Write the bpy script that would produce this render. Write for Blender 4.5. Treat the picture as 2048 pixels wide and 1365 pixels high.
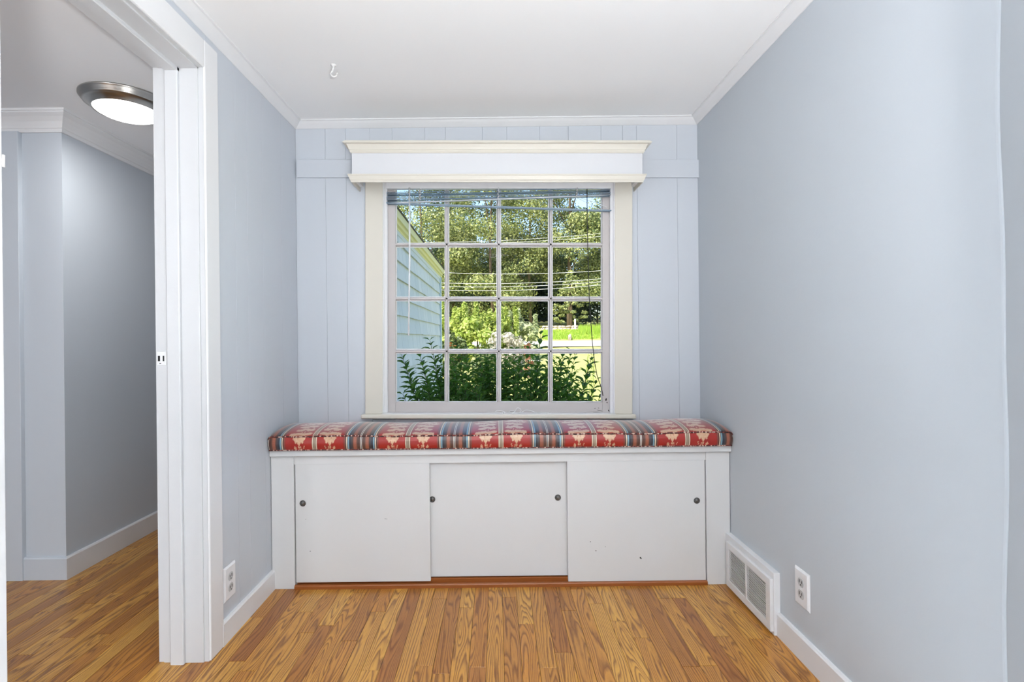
import bpy, bmesh, math, random
from mathutils import Vector, Matrix, Euler
for o in list(bpy.data.objects): bpy.data.objects.remove(o)
scene = bpy.context.scene
col = scene.collection
rnd = random.Random(7)

# ------------------------------------------------------------------ camera
F, VX, VY, CAMH, ROLL = 1010.0, 993.5, 678.0, 1.06, 0.011
cd = bpy.data.cameras.new('camera'); cam = bpy.data.objects.new('camera', cd); col.objects.link(cam)
cam.location = (0, 0, CAMH)
cam.rotation_euler = (Matrix.Rotation(math.radians(90), 4, 'X') @ Matrix.Rotation(-ROLL, 4, 'Z')).to_euler()
cd.sensor_width = 36; cd.lens = 36 * F / 2048
cd.shift_x = (1024 - VX) / 2048; cd.shift_y = -(682.5 - VY) / 2048
cd.clip_start = 0.05; cd.clip_end = 500
scene.camera = cam

# ------------------------------------------------------------------ sky, sun, added fill lights, exposure
w = bpy.data.worlds.new('sky'); scene.world = w; w.use_nodes = True
nt = w.node_tree; bg = nt.nodes['Background']
sky = nt.nodes.new('ShaderNodeTexSky'); sky.sky_type = 'NISHITA'; sky.sun_disc = False
sky.sun_elevation = math.radians(46); sky.sun_rotation = math.radians(220); sky.air_density = 1.0; sky.dust_density = 1.5
nt.links.new(sky.outputs[0], bg.inputs[0]); bg.inputs[1].default_value = 0.42
sd = bpy.data.lights.new('sun', 'SUN'); sun = bpy.data.objects.new('sun', sd); col.objects.link(sun)
sd.energy = 7.4; sd.angle = 0.01; sd.color = (1.0, 0.93, 0.80)
sun.rotation_euler = Vector((0.42, 0.60, -0.74)).to_track_quat('-Z', 'Y').to_euler()
def area(name, loc, direction, sx, sy, power, color=(1, 1, 1)):
    d = bpy.data.lights.new(name, 'AREA'); o = bpy.data.objects.new(name, d); col.objects.link(o)
    d.shape = 'RECTANGLE'; d.size = sx; d.size_y = sy; d.energy = power; d.color = color
    o.location = loc; o.rotation_euler = Vector(direction).to_track_quat('-Z', 'Z').to_euler()
    return o
area('fill_rear', (0.01, -3.10, 1.15), (0, 1, 0.45), 1.75, 1.4, 5, (1.0, 0.98, 0.94))  # added fill light in front of the solid rear wall
area('fill_hall', (-2.1, -3.05, 1.05), (0, 1, 0.8), 1.2, 1.2, 105, (0.97, 0.985, 1.0))  # added fill to brighten the hall; no window is built here
vs = scene.view_settings
vs.view_transform = 'Standard'; vs.look = 'None'; vs.gamma = 1; vs.use_curve_mapping = False; vs.exposure = 0.0

# ------------------------------------------------------------------ pixel helpers (photo frame 2048x1365)
def unroll(px, py):
    dx, dy = px - 1024, py - 682.5
    return 1024 + dx * math.cos(ROLL) - dy * math.sin(ROLL), 682.5 + dy * math.cos(ROLL) + dx * math.sin(ROLL)
def atY(px, py, Y):
    x, y = unroll(px, py); return (x - VX) * Y / F, CAMH - (y - VY) * Y / F
def atX(px, py, X):
    x, y = unroll(px, py); Y = X * F / (x - VX); return Y, CAMH - (y - VY) * Y / F
# the window and its valance sit a touch out of level: nominal (level) coordinates turned about PIV
PIV = Vector((0.0744, 2.465, 1.049)); TILT = ROLL
def nX(px, Y): return (px - VX) * Y / F
def nZ(py, Y): return CAMH - (py - VY) * Y / F

# ------------------------------------------------------------------ materials
MATS = {}
def srgb(r, g, b):
    def c(v):
        v /= 255.0
        return v / 12.92 if v <= 0.04045 else ((v + 0.055) / 1.055) ** 2.4
    return (c(r), c(g), c(b), 1)
class NT:
    def __init__(s, name):
        s.m = bpy.data.materials.new(name); s.m.use_nodes = True
        s.n = s.m.node_tree.nodes; s.l = s.m.node_tree.links
        s.b = s.n['Principled BSDF']; s.out = s.n['Material Output']
        MATS[name] = s.m
    def add(s, t, **kw):
        n = s.n.new(t)
        for k, v in kw.items(): setattr(n, k, v)
        return n
    def put(s, sock, v):
        if hasattr(v, 'is_output') or isinstance(v, bpy.types.NodeSocket): s.l.new(v, sock)
        else: sock.default_value = v
    def math(s, op, a, b=0.0, c=0.0, clamp=False):
        n = s.add('ShaderNodeMath', operation=op, use_clamp=clamp)
        s.put(n.inputs[0], a); s.put(n.inputs[1], b); s.put(n.inputs[2], c); return n.outputs[0]
    def mix(s, f, a, b, blend='MIX'):
        n = s.add('ShaderNodeMix', data_type='RGBA', blend_type=blend)
        s.put(n.inputs[0], f); s.put(n.inputs[6], a); s.put(n.inputs[7], b); return n.outputs[2]
    def noise(s, vec, scale, detail=2, rough=0.5, dist=0.0):
        n = s.add('ShaderNodeTexNoise'); s.put(n.inputs['Vector'], vec)
        n.inputs['Scale'].default_value = scale; n.inputs['Detail'].default_value = detail
        n.inputs['Roughness'].default_value = rough; n.inputs['Distortion'].default_value = dist
        return n.outputs['Fac']
    def ramp(s, f, stops, interp='LINEAR'):
        n = s.add('ShaderNodeValToRGB'); s.put(n.inputs[0], f); cr = n.color_ramp; cr.interpolation = interp
        while len(cr.elements) < len(stops): cr.elements.new(0.5)
        for e, (p, c) in zip(cr.elements, stops): e.position = p; e.color = c
        return n.outputs[0]
    def obj(s): return s.add('ShaderNodeTexCoord').outputs['Object']
    def mapped(s, vec, scale=(1, 1, 1), loc=(0, 0, 0)):
        n = s.add('ShaderNodeMapping'); s.put(n.inputs[0], vec); n.inputs['Scale'].default_value = scale; s.put(n.inputs['Location'], loc)
        return n.outputs[0]
    def bump(s, h, strength=0.2, dist=0.002):
        n = s.add('ShaderNodeBump'); s.put(n.inputs['Height'], h); n.inputs['Strength'].default_value = strength; n.inputs['Distance'].default_value = dist
        s.l.new(n.outputs[0], s.b.inputs['Normal'])
    def set(s, **kw):
        for k, v in kw.items(): s.put(s.b.inputs[k.replace('_', ' ')], v)
def paint(name, c, rough=0.5, var=0.03, scale=6.0, bump=0.05, chips=0.0):
    t = NT(name); o = t.obj(); n = t.noise(o, scale, 4)
    cc = srgb(*c); dark = tuple(x * (1 - var * 2) for x in cc[:3]) + (1,)
    base = t.mix(n, dark, cc)
    if chips > 0:
        v = t.add('ShaderNodeTexVoronoi'); t.put(v.inputs['Vector'], o); v.inputs['Scale'].default_value = 16
        v.inputs['Randomness'].default_value = 1.0
        wob = t.noise(o, 140, 2)
        dd = t.math('ADD', v.outputs['Distance'], t.math('MULTIPLY', wob, 0.06))
        sp = t.math('LESS_THAN', dd, chips)
        base = t.mix(sp, base, srgb(92, 88, 84))
    t.set(Base_Color=base, Roughness=rough)
    if bump: t.bump(t.noise(o, 90, 3), bump, 0.002)
    return t.m
def plain(name, c, rough=0.5, metal=0.0, **kw):
    t = NT(name); o = t.obj(); n = t.noise(o, 30, 3); cc = srgb(*c)
    t.set(Base_Color=t.mix(n, tuple(x * 0.92 for x in cc[:3]) + (1,), cc), Roughness=rough, Metallic=metal, **kw); return t.m

paint('wall_blue', (197, 204, 211), 0.55, 0.012, 3.0, 0.10)
paint('panel_blue', (200, 206, 214), 0.38, 0.012, 3.0, 0.04)
paint('hall_blue', (198, 205, 213), 0.5, 0.015, 3.0, 0.10)
paint('ceiling_white', (242, 243, 244), 0.7, 0.01, 2.0, 0.06)
paint('hall_ceiling', (238, 240, 243), 0.7, 0.01, 2.0, 0.06)
paint('trim_white', (228, 229, 231), 0.35, 0.012, 12.0, 0.05)
paint('trim_cream', (217, 213, 202), 0.4, 0.012, 10.0, 0.05)
paint('sash_grey', (194, 189, 188), 0.4, 0.02, 16.0, 0.08)
paint('valance_white', (214, 216, 220), 0.4, 0.01, 8.0, 0.03)
paint('door_white', (216, 217, 218), 0.45, 0.01, 5.0, 0.04)
paint('jamb_white', (206, 208, 211), 0.35, 0.02, 14.0, 0.10, chips=0.012)
plain('plastic_white', (236, 237, 240), 0.3)
plain('socket_grey', (196, 198, 200), 0.35)
plain('slot_black', (18, 18, 20), 0.6)
plain('pull_ring', (92, 92, 92), 0.4, 0.6)
plain('pull_cup', (150, 150, 150), 0.45, 0.6)
plain('track_wood', (150, 84, 36), 0.4)
plain('bounce_pale', (236, 234, 230), 0.95)
plain('gap_dark', (30, 22, 16), 0.9)
plain('vent_dark', (34, 34, 36), 0.9)
plain('cord_white', (240, 242, 244), 0.5)
plain('cord_black', (24, 24, 24), 0.5)
plain('nickel', (176, 174, 170), 0.28, 1.0)
plain('hook_white', (225, 225, 225), 0.4)
plain('wire_grey', (205, 205, 200), 0.6)
plain('corner_board', (205, 222, 232), 0.6)
plain('roofing', (70, 68, 66), 0.9)
plain('orange_clay', (220, 110, 70), 0.7)
plain('post_pale', (225, 220, 205), 0.8)
t = NT('lamp_glass'); o = t.obj(); n = t.noise(o, 14, 4, 0.6, 1.2)
t.set(Base_Color=(0.9, 0.9, 0.9, 1), Roughness=0.3, Emission_Color=t.mix(n, (1, 0.97, 0.93, 1), (1, 1, 1, 1)), Emission_Strength=5.0)
t = NT('clear_plastic')
t.set(Base_Color=(0.95, 0.97, 1, 1), Roughness=0.15, Alpha=0.65)
t = NT('blind_slat'); o = t.obj()
tr = t.add('ShaderNodeBsdfTranslucent'); tr.inputs[0].default_value = srgb(206, 224, 238)
t.set(Base_Color=t.mix(t.noise(o, 20, 2), srgb(190, 208, 224), srgb(206, 222, 236)), Roughness=0.35)
mx = t.add('ShaderNodeMixShader'); mx.inputs[0].default_value = 0.55
t.l.new(t.b.outputs[0], mx.inputs[1]); t.l.new(tr.outputs[0], mx.inputs[2]); t.l.new(mx.outputs[0], t.out.inputs[0])
t = NT('glass')
tp = t.add('ShaderNodeBsdfTransparent'); tp.inputs[0].default_value = (0.97, 0.985, 0.98, 1)
gl = t.add('ShaderNodeBsdfGlossy'); gl.inputs['Roughness'].default_value = 0.01
fr = t.add('ShaderNodeFresnel'); fr.inputs[0].default_value = 1.08
mx = t.add('ShaderNodeMixShader'); t.l.new(fr.outputs[0], mx.inputs[0]); t.l.new(tp.outputs[0], mx.inputs[1]); t.l.new(gl.outputs[0], mx.inputs[2])
t.l.new(mx.outputs[0], t.out.inputs[0])
# oak strip flooring: contour lines of stretched noise give straight and cathedral grain
t = NT('oak'); o = t.obj(); info = t.add('ShaderNodeObjectInfo')
rv = info.outputs['Random']
cmb = t.add('ShaderNodeCombineXYZ'); t.put(cmb.inputs[0], t.math('MULTIPLY', rv, 37.0)); t.put(cmb.inputs[1], t.math('MULTIPLY', rv, 91.0)); t.put(cmb.inputs[2], t.math('MULTIPLY', rv, 13.0))
va = t.add('ShaderNodeVectorMath', operation='ADD'); t.l.new(o, va.inputs[0]); t.l.new(cmb.outputs[0], va.inputs[1])
p = va.outputs[0]
low = t.noise(t.mapped(p, (17, 1.5, 1)), 1.0, 1.5, 0.45, 0.2)
sx = t.add('ShaderNodeSeparateXYZ'); t.l.new(o, sx.inputs[0])
r2 = t.math('FRACT', t.math('MULTIPLY', rv, 7.31))
lin = t.math('MULTIPLY', sx.outputs[0], t.math('MULTIPLY', r2, 110.0))
fld = t.math('ADD', t.math('MULTIPLY', low, t.math('SUBTRACT', 21.0, t.math('MULTIPLY', r2, 9.0))), lin)
fld = t.math('ADD', fld, t.math('MULTIPLY', t.noise(t.mapped(p, (60, 14, 1)), 1.0, 2), 0.5))
ring = t.math('FRACT', fld)
line = t.ramp(ring, [(0.0, (1, 1, 1, 1)), (0.10, (0.9, 0.9, 0.9, 1)), (0.36, (0.25, 0.25, 0.25, 1)), (0.78, (0.0, 0, 0, 1)), (1.0, (0.8, 0.8, 0.8, 1))])
pores = t.noise(t.mapped(p, (420, 16, 1)), 1.0, 2, 0.6)
pm = t.math('MULTIPLY', t.math('GREATER_THAN', pores, 0.6), 0.30)
gm = t.math('ADD', t.math('MULTIPLY', line, 0.9), pm, clamp=True)
r3 = t.math('FRACT', t.math('MULTIPLY', rv, 23.7))
tone = t.ramp(r3, [(0.0, srgb(168, 110, 42)), (0.25, srgb(212, 154, 64)), (0.55, srgb(232, 180, 84)), (0.8, srgb(204, 142, 56)), (1.0, srgb(152, 94, 40))])
tone = t.mix(t.math('MULTIPLY', t.noise(t.mapped(p, (8, 1.4, 1)), 1.0, 2), 0.40), tone, srgb(164, 102, 42))
darkc = t.mix(0.88, tone, srgb(104, 52, 10))
t.set(Base_Color=t.mix(gm, tone, darkc), Roughness=0.3, Coat_Weight=0.2, Coat_Roughness=0.2)
# shingles
t = NT('shingle_blue'); o = t.obj(); info = t.add('ShaderNodeObjectInfo')
st = t.noise(t.mapped(o, (1, 60, 1.2)), 1.0, 3, 0.6)
cr = t.ramp(t.noise(t.mapped(o, (1, 38, 3)), 1.0, 3, 0.6), [(0.0, (0, 0, 0, 1)), (0.66, (0, 0, 0, 1)), (0.72, (1, 1, 1, 1)), (1, (1, 1, 1, 1))])
bc = t.mix(info.outputs['Random'], srgb(186, 194, 206), srgb(204, 208, 218))
bc = t.mix(t.math('MULTIPLY', st, 0.35), bc, srgb(212, 216, 224))
bc = t.mix(t.math('MULTIPLY', cr, 0.5), bc, srgb(110, 128, 136))
t.set(Base_Color=bc, Roughness=0.8); t.bump(st, 0.4, 0.004)
t = NT('fascia'); o = t.obj()
t.set(Base_Color=t.ramp(t.noise(t.mapped(o, (3, 0.6, 8)), 1.0, 4), [(0.3, srgb(198, 198, 168)), (0.7, srgb(218, 212, 164))]), Roughness=0.7)
# vegetation
def leafmat(name, c1, c2, trans=0.4, rough=0.45):
    t = NT(name); o = t.obj(); g = t.add('ShaderNodeNewGeometry')
    n = g.outputs['Random Per Island'] if 'Random Per Island' in g.outputs else t.noise(o, 40)
    c = t.mix(n, srgb(*c1), srgb(*c2)); c = t.mix(t.math('MULTIPLY', t.noise(o, 0.6, 2), 0.5), c, srgb(*c1))
    t.set(Base_Color=c, Roughness=rough)
    tr = t.add('ShaderNodeBsdfTranslucent'); t.l.new(c, tr.inputs[0])
    mx = t.add('ShaderNodeMixShader'); mx.inputs[0].default_value = trans
    t.l.new(t.b.outputs[0], mx.inputs[1]); t.l.new(tr.outputs[0], mx.inputs[2]); t.l.new(mx.outputs[0], t.out.inputs[0])
leafmat('leaf_shrub', (66, 112, 34), (118, 166, 56), 0.5, 0.45)
leafmat('leaf_tree_a', (70, 92, 46), (204, 206, 132), 0.25)  # pale and dark leaf tones stand in for sun highlights and shadows
leafmat('leaf_tree_b', (56, 78, 46), (160, 172, 104), 0.25)
leafmat('leaf_tree_dark', (34, 52, 40), (72, 92, 62), 0.2)  # woodland shade is put into this darker leaf colour
leafmat('leaf_bush', (140, 164, 66), (226, 230, 138), 0.4)
leafmat('leaf_pale', (150, 165, 110), (226, 226, 190), 0.35)
leafmat('petal_white', (178, 172, 150), (240, 232, 226), 0.3)
leafmat('leaf_red', (130, 110, 74), (206, 130, 104), 0.3)
leafmat('blade', (130, 168, 50), (196, 216, 90), 0.4)
plain('bark', (104, 88, 70), 0.9)
plain('bark_pale', (150, 130, 104), 0.9)
plain('stem_green', (70, 78, 40), 0.8)
t = NT('lawn'); o = t.obj()
c = t.ramp(t.noise(o, 0.5, 4), [(0.3, srgb(186, 186, 104)), (0.7, srgb(216, 210, 138))])
c = t.mix(t.math('MULTIPLY', t.noise(o, 30, 4, 0.7), 0.5), c, srgb(150, 158, 82))
t.set(Base_Color=c, Roughness=0.95); t.bump(t.noise(o, 60, 3), 0.8, 0.03)
t = NT('asphalt'); o = t.obj()
t.set(Base_Color=t.mix(t.noise(o, 25, 4), srgb(196, 188, 186), srgb(216, 208, 204)), Roughness=0.9)
t = NT('stone'); o = t.obj(); info = t.add('ShaderNodeObjectInfo')
c = t.ramp(info.outputs['Random'], [(0.0, srgb(180, 164, 158)), (0.35, srgb(214, 200, 184)), (0.7, srgb(196, 176, 160)), (1.0, srgb(226, 214, 200))])
t.set(Base_Color=t.mix(t.math('MULTIPLY', t.noise(o, 9, 4), 0.5), c, srgb(130, 118, 108)), Roughness=0.9); t.bump(t.noise(o, 12, 4), 0.6, 0.03)

# ------------------------------------------------------------------ mesh helpers
W = {}
def new_bm(): return bmesh.new()
def box(bm, x0, x1, y0, y1, z0, z1):
    vs_ = [bm.verts.new(v) for v in ((x0, y0, z0), (x1, y0, z0), (x1, y1, z0), (x0, y1, z0), (x0, y0, z1), (x1, y0, z1), (x1, y1, z1), (x0, y1, z1))]
    for f in ((0, 3, 2, 1), (4, 5, 6, 7), (0, 1, 5, 4), (1, 2, 6, 5), (2, 3, 7, 6), (3, 0, 4, 7)): bm.faces.new([vs_[i] for i in f])
    return bm
def B(x0, x1, y0, y1, z0, z1, bev=0.0, seg=2):
    bm = box(new_bm(), x0, x1, y0, y1, z0, z1)
    if bev: bmesh.ops.bevel(bm, geom=bm.edges[:], offset=bev, segments=seg, affect='EDGES', profile=0.5)
    return bm
def loft(bm, rings, closed=True, caps=True):
    vr = [[bm.verts.new(p) for p in r] for r in rings]; n = len(vr[0])
    for a, b in zip(vr, vr[1:]):
        for i in range(n if closed else n - 1):
            j = (i + 1) % n
            try: bm.faces.new((a[i], a[j], b[j], b[i]))
            except ValueError: pass
    if caps and closed:
        bm.faces.new(vr[0][::-1]); bm.faces.new(vr[-1])
    return vr
def tube(bm, pts, r, n=8, caps=True):
    pts = [Vector(p) for p in pts]; rings = []
    for i, p in enumerate(pts):
        d = (pts[min(i + 1, len(pts) - 1)] - pts[max(i - 1, 0)]).normalized()
        u = d.cross(Vector((0.31, 0.17, 0.93))).normalized(); v = d.cross(u)
        rr = r[i] if isinstance(r, (list, tuple)) else r
        rings.append([p + (u * math.cos(2 * math.pi * k / n) + v * math.sin(2 * math.pi * k / n)) * rr for k in range(n)])
    loft(bm, rings, True, caps); return bm
def lathe(bm, prof, c, n=32, axis='Z', caps=True):
    rings = []
    for r, h in prof:
        ring = []
        for k in range(n):
            a = 2 * math.pi * k / n; x, y = r * math.cos(a), r * math.sin(a)
            q = {'Z': (x, y, h), 'Y': (x, h, y), 'X': (h, x, y)}[axis]
            ring.append(Vector(c) + Vector(q))
        rings.append(ring)
    loft(bm, rings, True, caps); return bm
def sweep_segments(path, prof, zbase=0.0, side=1):
    """profile [(out, z)] swept along an XY polyline with mitred corners; returns one bmesh per segment.
    side=+1: 'out' goes to the right of the travel direction."""
    P = [Vector((x, y)) for x, y in path]; offs = []
    for i in range(len(P)):
        ds = []
        if i > 0: ds.append((P[i] - P[i - 1]).normalized())
        if i < len(P) - 1: ds.append((P[i + 1] - P[i]).normalized())
        ns = [Vector((d.y, -d.x)) * side for d in ds]
        m = ns[0] if len(ns) == 1 else (ns[0] + ns[1]) / (1 + ns[0].dot(ns[1]))
        offs.append(m)
    out = []
    for i in range(len(P) - 1):
        bm = new_bm()
        loft(bm, [[(P[k].x + offs[k].x * o_, P[k].y + offs[k].y * o_, zbase + z) for o_, z in prof] for k in (i, i + 1)])
        out.append(bm)
    return out
def base_of(me):
    xs = [v.co.x for v in me.vertices]; ys = [v.co.y for v in me.vertices]; zs = [v.co.z for v in me.vertices]
    return Vector(((min(xs) + max(xs)) / 2, (min(ys) + max(ys)) / 2, min(zs)))
def link(o, parent=None, c=Vector((0, 0, 0)), tilt=False):
    col.objects.link(o); W[o.name] = Vector(c)
    if parent is not None:
        o.parent = parent; o.location = Vector(c) - W[parent.name]
    elif tilt:
        M = Matrix.Rotation(TILT, 4, 'Y')
        o.location = PIV + M @ (Vector(c) - PIV); o.rotation_euler = (0, TILT, 0)
    else: o.location = c
    return o
def obj(name, bm, mat, parent=None, smooth=False, tilt=False, origin=None):
    me = bpy.data.meshes.new(name)
    bmesh.ops.recalc_face_normals(bm, faces=bm.faces[:]); bm.to_mesh(me); bm.free()
    c = Vector(origin) if origin is not None else base_of(me)
    me.transform(Matrix.Translation(-c))
    if smooth: me.polygons.foreach_set('use_smooth', [True] * len(me.polygons))
    me.materials.append(MATS[mat])
    return link(bpy.data.objects.new(name, me), parent, c, tilt)
def dup(src, c, parent, name=None):
    o = bpy.data.objects.new(name or src.name.split('.')[0], src.data); return link(o, parent, c)
def thing(name, loc, label, cat, group=None, tilt=False, kind=None):
    o = bpy.data.objects.new(name, None); o.empty_display_size = 0.05; link(o, None, loc, tilt); tag(o, label, cat, group, kind); return o
def tag(o, label, cat, group=None, kind=None):
    o['label'] = label; o['category'] = cat
    if group: o['group'] = group
    if kind: o['kind'] = kind
    return o
def struct(name, bm, mat, label, cat, tilt=False, smooth=False):
    return tag(obj(name, bm, mat, None, smooth, tilt), label, cat, kind='structure')

# ------------------------------------------------------------------ key dimensions
XL, XR, YB, CEIL = -0.972, 0.990, 2.465, 2.125      # alcove: left wall, right wall, window wall, ceiling
XP = -1.118                                          # hall side of the partition
HX, HY, HCEIL = -1.950, 2.275, 2.092                 # hall: side wall, facing wall, ceiling
DY0, DY1, DZ = 0.985, 1.675, 1.972                   # doorway into the hall

# ------------------------------------------------------------------ floor
fl = struct('floor', B(-3.3, 2.6, -3.3, 3.9, -0.12, -0.003), 'gap_dark', 'honey oak strip floor with dark grain running toward the window seat', 'floor')
sw = 0.0572
x = 0.012 - sw * 54; k = 0
meshes = {}
def plank_mesh(L):
    bm = B(-sw / 2 + 0.0004, sw / 2 - 0.0004, -L / 2 + 0.0004, L / 2 - 0.0004, -0.010, 0.0, 0.0008, 1)
    me = bpy.data.meshes.new('plank'); bmesh.ops.recalc_face_normals(bm, faces=bm.faces[:]); bm.to_mesh(me); bm.free(); me.materials.append(MATS['oak']); return me
lens = [0.42, 0.58, 0.74, 0.9, 1.1]
for L in lens: meshes[L] = plank_mesh(L)
while x < XR + 0.03:
    cx = x + sw / 2
    ymax = 3.2 if cx < XP else (2.2 if cx > XL else 2.5)
    y = 1.28 - rnd.random() * 0.5
    while y < ymax:
        L = rnd.choice(lens)
        if y + L > 1.3: link(bpy.data.objects.new('plank', meshes[L]), fl, (cx, y + L / 2, 0.0))
        y += L
    x += sw
obj('board_field', B(-3.2, 2.5, -3.2, 0.75, -0.008, -0.001), 'oak', fl)

# ------------------------------------------------------------------ ceilings
struct('ceiling', B(XL - 0.02, 2.6, -3.3, YB + 0.1, CEIL, CEIL + 0.1), 'ceiling_white', 'smooth white ceiling over the window seat alcove', 'ceiling')
struct('ceiling_hall', B(-3.3, XP + 0.02, -3.3, 3.9, HCEIL, HCEIL + 0.1), 'hall_ceiling', 'pale grey hall ceiling carrying the round flush light', 'ceiling')

# ------------------------------------------------------------------ walls
def wall_with_hole(axis, a0, a1, t0, t1, z0, z1, holes):
    """slab along axis ('X' or 'Y') with rectangular holes [(b0,b1,zb,zt)]"""
    bm = new_bm()
    def put(p0, p1, q0, q1):
        if p1 - p0 < 1e-5 or q1 - q0 < 1e-5: return
        if axis == 'X': box(bm, p0, p1, t0, t1, q0, q1)
        else: box(bm, t0, t1, p0, p1, q0, q1)
    cur = a0
    for b0, b1, zb, zt in holes:
        put(cur, b0, z0, z1); put(b0, b1, z0, zb); put(b0, b1, zt, z1); cur = b1
    put(cur, a1, z0, z1); return bm
BT = 0.013                                           # thickness of the wall boards
wb = struct('wall_back', wall_with_hole('X', XP, XR + 0.14, YB + BT, YB + 0.13, -0.12, 2.4, [(-0.575, 0.588, 0.672, 1.87)]), 'panel_blue', 'pale blue boarded wall around the window above the seat', 'wall')
def vboard(parent, axis, a0, a1, face, z0, z1, outward):
    """one vertical board with eased long edges; outward = direction of its face"""
    g = 0.0010; d = 0.0006
    prof = [(a0 + d, BT - 0.0), (a1 - d, BT - 0.0), (a1 - 0.0003, BT - g), (a1 - 0.0003, 0.0), (a0 + 0.0003, 0.0), (a0 + 0.0003, BT - g)]
    bm = new_bm(); rings = []
    for z in (z0, z1):
        if axis == 'X': rings.append([(a, face + outward * (h - BT), z) for a, h in prof])
        else: rings.append([(face + outward * (h - BT), a, z) for a, h in prof])
    loft(bm, rings); return obj('board', bm, 'panel_blue', parent)
xs = [XL, -0.827, -0.727, -0.61]
for a, b in zip(xs, xs[1:]): vboard(wb, 'X', a, b, YB, 0.0, CEIL, -1)
xs = [0.625, 0.693, 0.889, XR]
for a, b in zip(xs, xs[1:]): vboard(wb, 'X', a, b, YB, 0.0, CEIL, -1)
xs = [-0.61, -0.50, -0.34, -0.24, -0.06, 0.06, 0.22, 0.36, 0.52, 0.625]
for a, b in zip(xs, xs[1:]):
    vboard(wb, 'X', a, b, YB, 0.0, 0.672, -1); vboard(wb, 'X', a, b, YB, 1.87, CEIL, -1)
bt = obj('rail_board', B(XL - 0.001, XR + 0.001, YB - 0.013, YB + 0.001, nZ(355.5, 2.455), nZ(320, 2.455), 0.0012, 1), 'panel_blue', wb)
bt.location = Vector((PIV + Matrix.Rotation(TILT, 4, 'Y') @ (W[bt.name] - PIV))) - W[wb.name]; bt.rotation_euler = (0, TILT, 0)

wl = struct('wall_left', wall_with_hole('Y', -3.3, 3.9, XP, XL - BT, -0.12, 2.3, [(DY0 - 0.02, DY1 + 0.02, -0.12, DZ + 0.02)]), 'panel_blue', 'pale blue boarded partition wall beside the hall doorway', 'wall')
ys = [1.70, 1.889, 1.980, 2.112, 2.295, YB]
for a, b in zip(ys, ys[1:]): vboard(wl, 'Y', a, b, XL, 0.0, CEIL, 1)
for a, b in ((DY0 - 0.02, DY0 + 0.2), (DY0 + 0.2, DY0 + 0.36), (DY0 + 0.36, DY1 + 0.025)): vboard(wl, 'Y', a, b, XL, DZ + 0.02, CEIL, 1)
ys = [-3.2, -2.4, -1.6, -0.8, 0.0, 0.5, 0.78, DY0 - 0.02]
for a, b in zip(ys, ys[1:]): vboard(wl, 'Y', a, b, XL, 0.0, CEIL, 1)
bm = new_bm()
# plaster right wall, its free end softly rounded and a little uneven
rings = []
for i in range(29):
    z = -0.12 + (CEIL + 0.02 + 0.12) * i / 28
    wv = 0.004 * math.sin(z * 5.1) + 0.002 * math.sin(z * 13 + 1)
    y0 = 0.982 + wv
    r = 0.010
    prof = [(XR + 0.13, YB + 0.13), (XR, YB + 0.13), (XR, y0 + r)] + [(XR + r - r * math.cos(a), y0 + r - r * math.sin(a)) for a in (0.4, 0.8, 1.2)] + [(XR + r, y0), (XR + 0.13, y0)]
    rings.append([(a, b, z) for a, b in prof])
loft(bm, rings)
struct('wall_right', bm, 'wall_blue', 'smooth pale blue plaster wall right of the window seat', 'wall')
bm = new_bm(); rings = []
for i in range(29):
    z = -0.12 + (CEIL + 0.02 + 0.12) * i / 28
    y0 = 0.984 + 0.004 * math.sin(z * 5.1) + 0.002 * math.sin(z * 13 + 1)
    rings.append([(a, b, z) for a, b in ((XR + 0.13, y0), (XR + 0.001, y0), (0.918, y0 - 0.132), (0.918, -3.3), (XR + 0.13, -3.3))])  # splay shaped so the edge strip turns away from the rear lights
loft(bm, rings)
struct('wall_right_near', bm, 'wall_blue', 'pale blue near wall, its edge strip splayed to fall in shade', 'wall')
struct('wall_rear', B(-3.3, 2.6, -3.3, -3.2, -0.12, 2.3), 'wall_blue', 'pale blue rear wall opposite the window seat', 'wall')
# hall
struct('wall_hall_front', B(-3.3, HX, HY, HY + 0.12, -0.12, 2.3), 'hall_blue', 'grey blue hall wall face beside the outside corner', 'wall')
struct('wall_hall_side', B(HX - 0.12, HX, HY + 0.12, 3.9, -0.12, 2.3), 'hall_blue', 'grey blue hall wall running away behind the doorway', 'wall')
struct('wall_hall_end', B(HX, XP, 3.8, 3.9, -0.12, 2.3), 'hall_blue', 'end wall of the hall', 'wall')
struct('wall_hall_left', B(-3.3, -3.2, -3.3, HY, -0.12, 2.3), 'hall_blue', 'outer wall of the hall', 'wall')
# added frame around the rear fill light; the wall behind is solid
rw = thing('fill_frame', (0.01, -3.2, 0.57), 'added unseen white frame around the rear fill light', 'window', kind='structure')
for (a, b, c, d) in ((-0.90, -0.84, 0.55, 1.95), (0.86, 0.92, 0.55, 1.95), (-0.84, 0.86, 0.55, 0.575), (-0.84, 0.86, 1.925, 1.95)):
    obj('frame_piece', B(a, b, -3.2, -3.12, c, d, 0.003), 'trim_white', rw)

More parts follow.
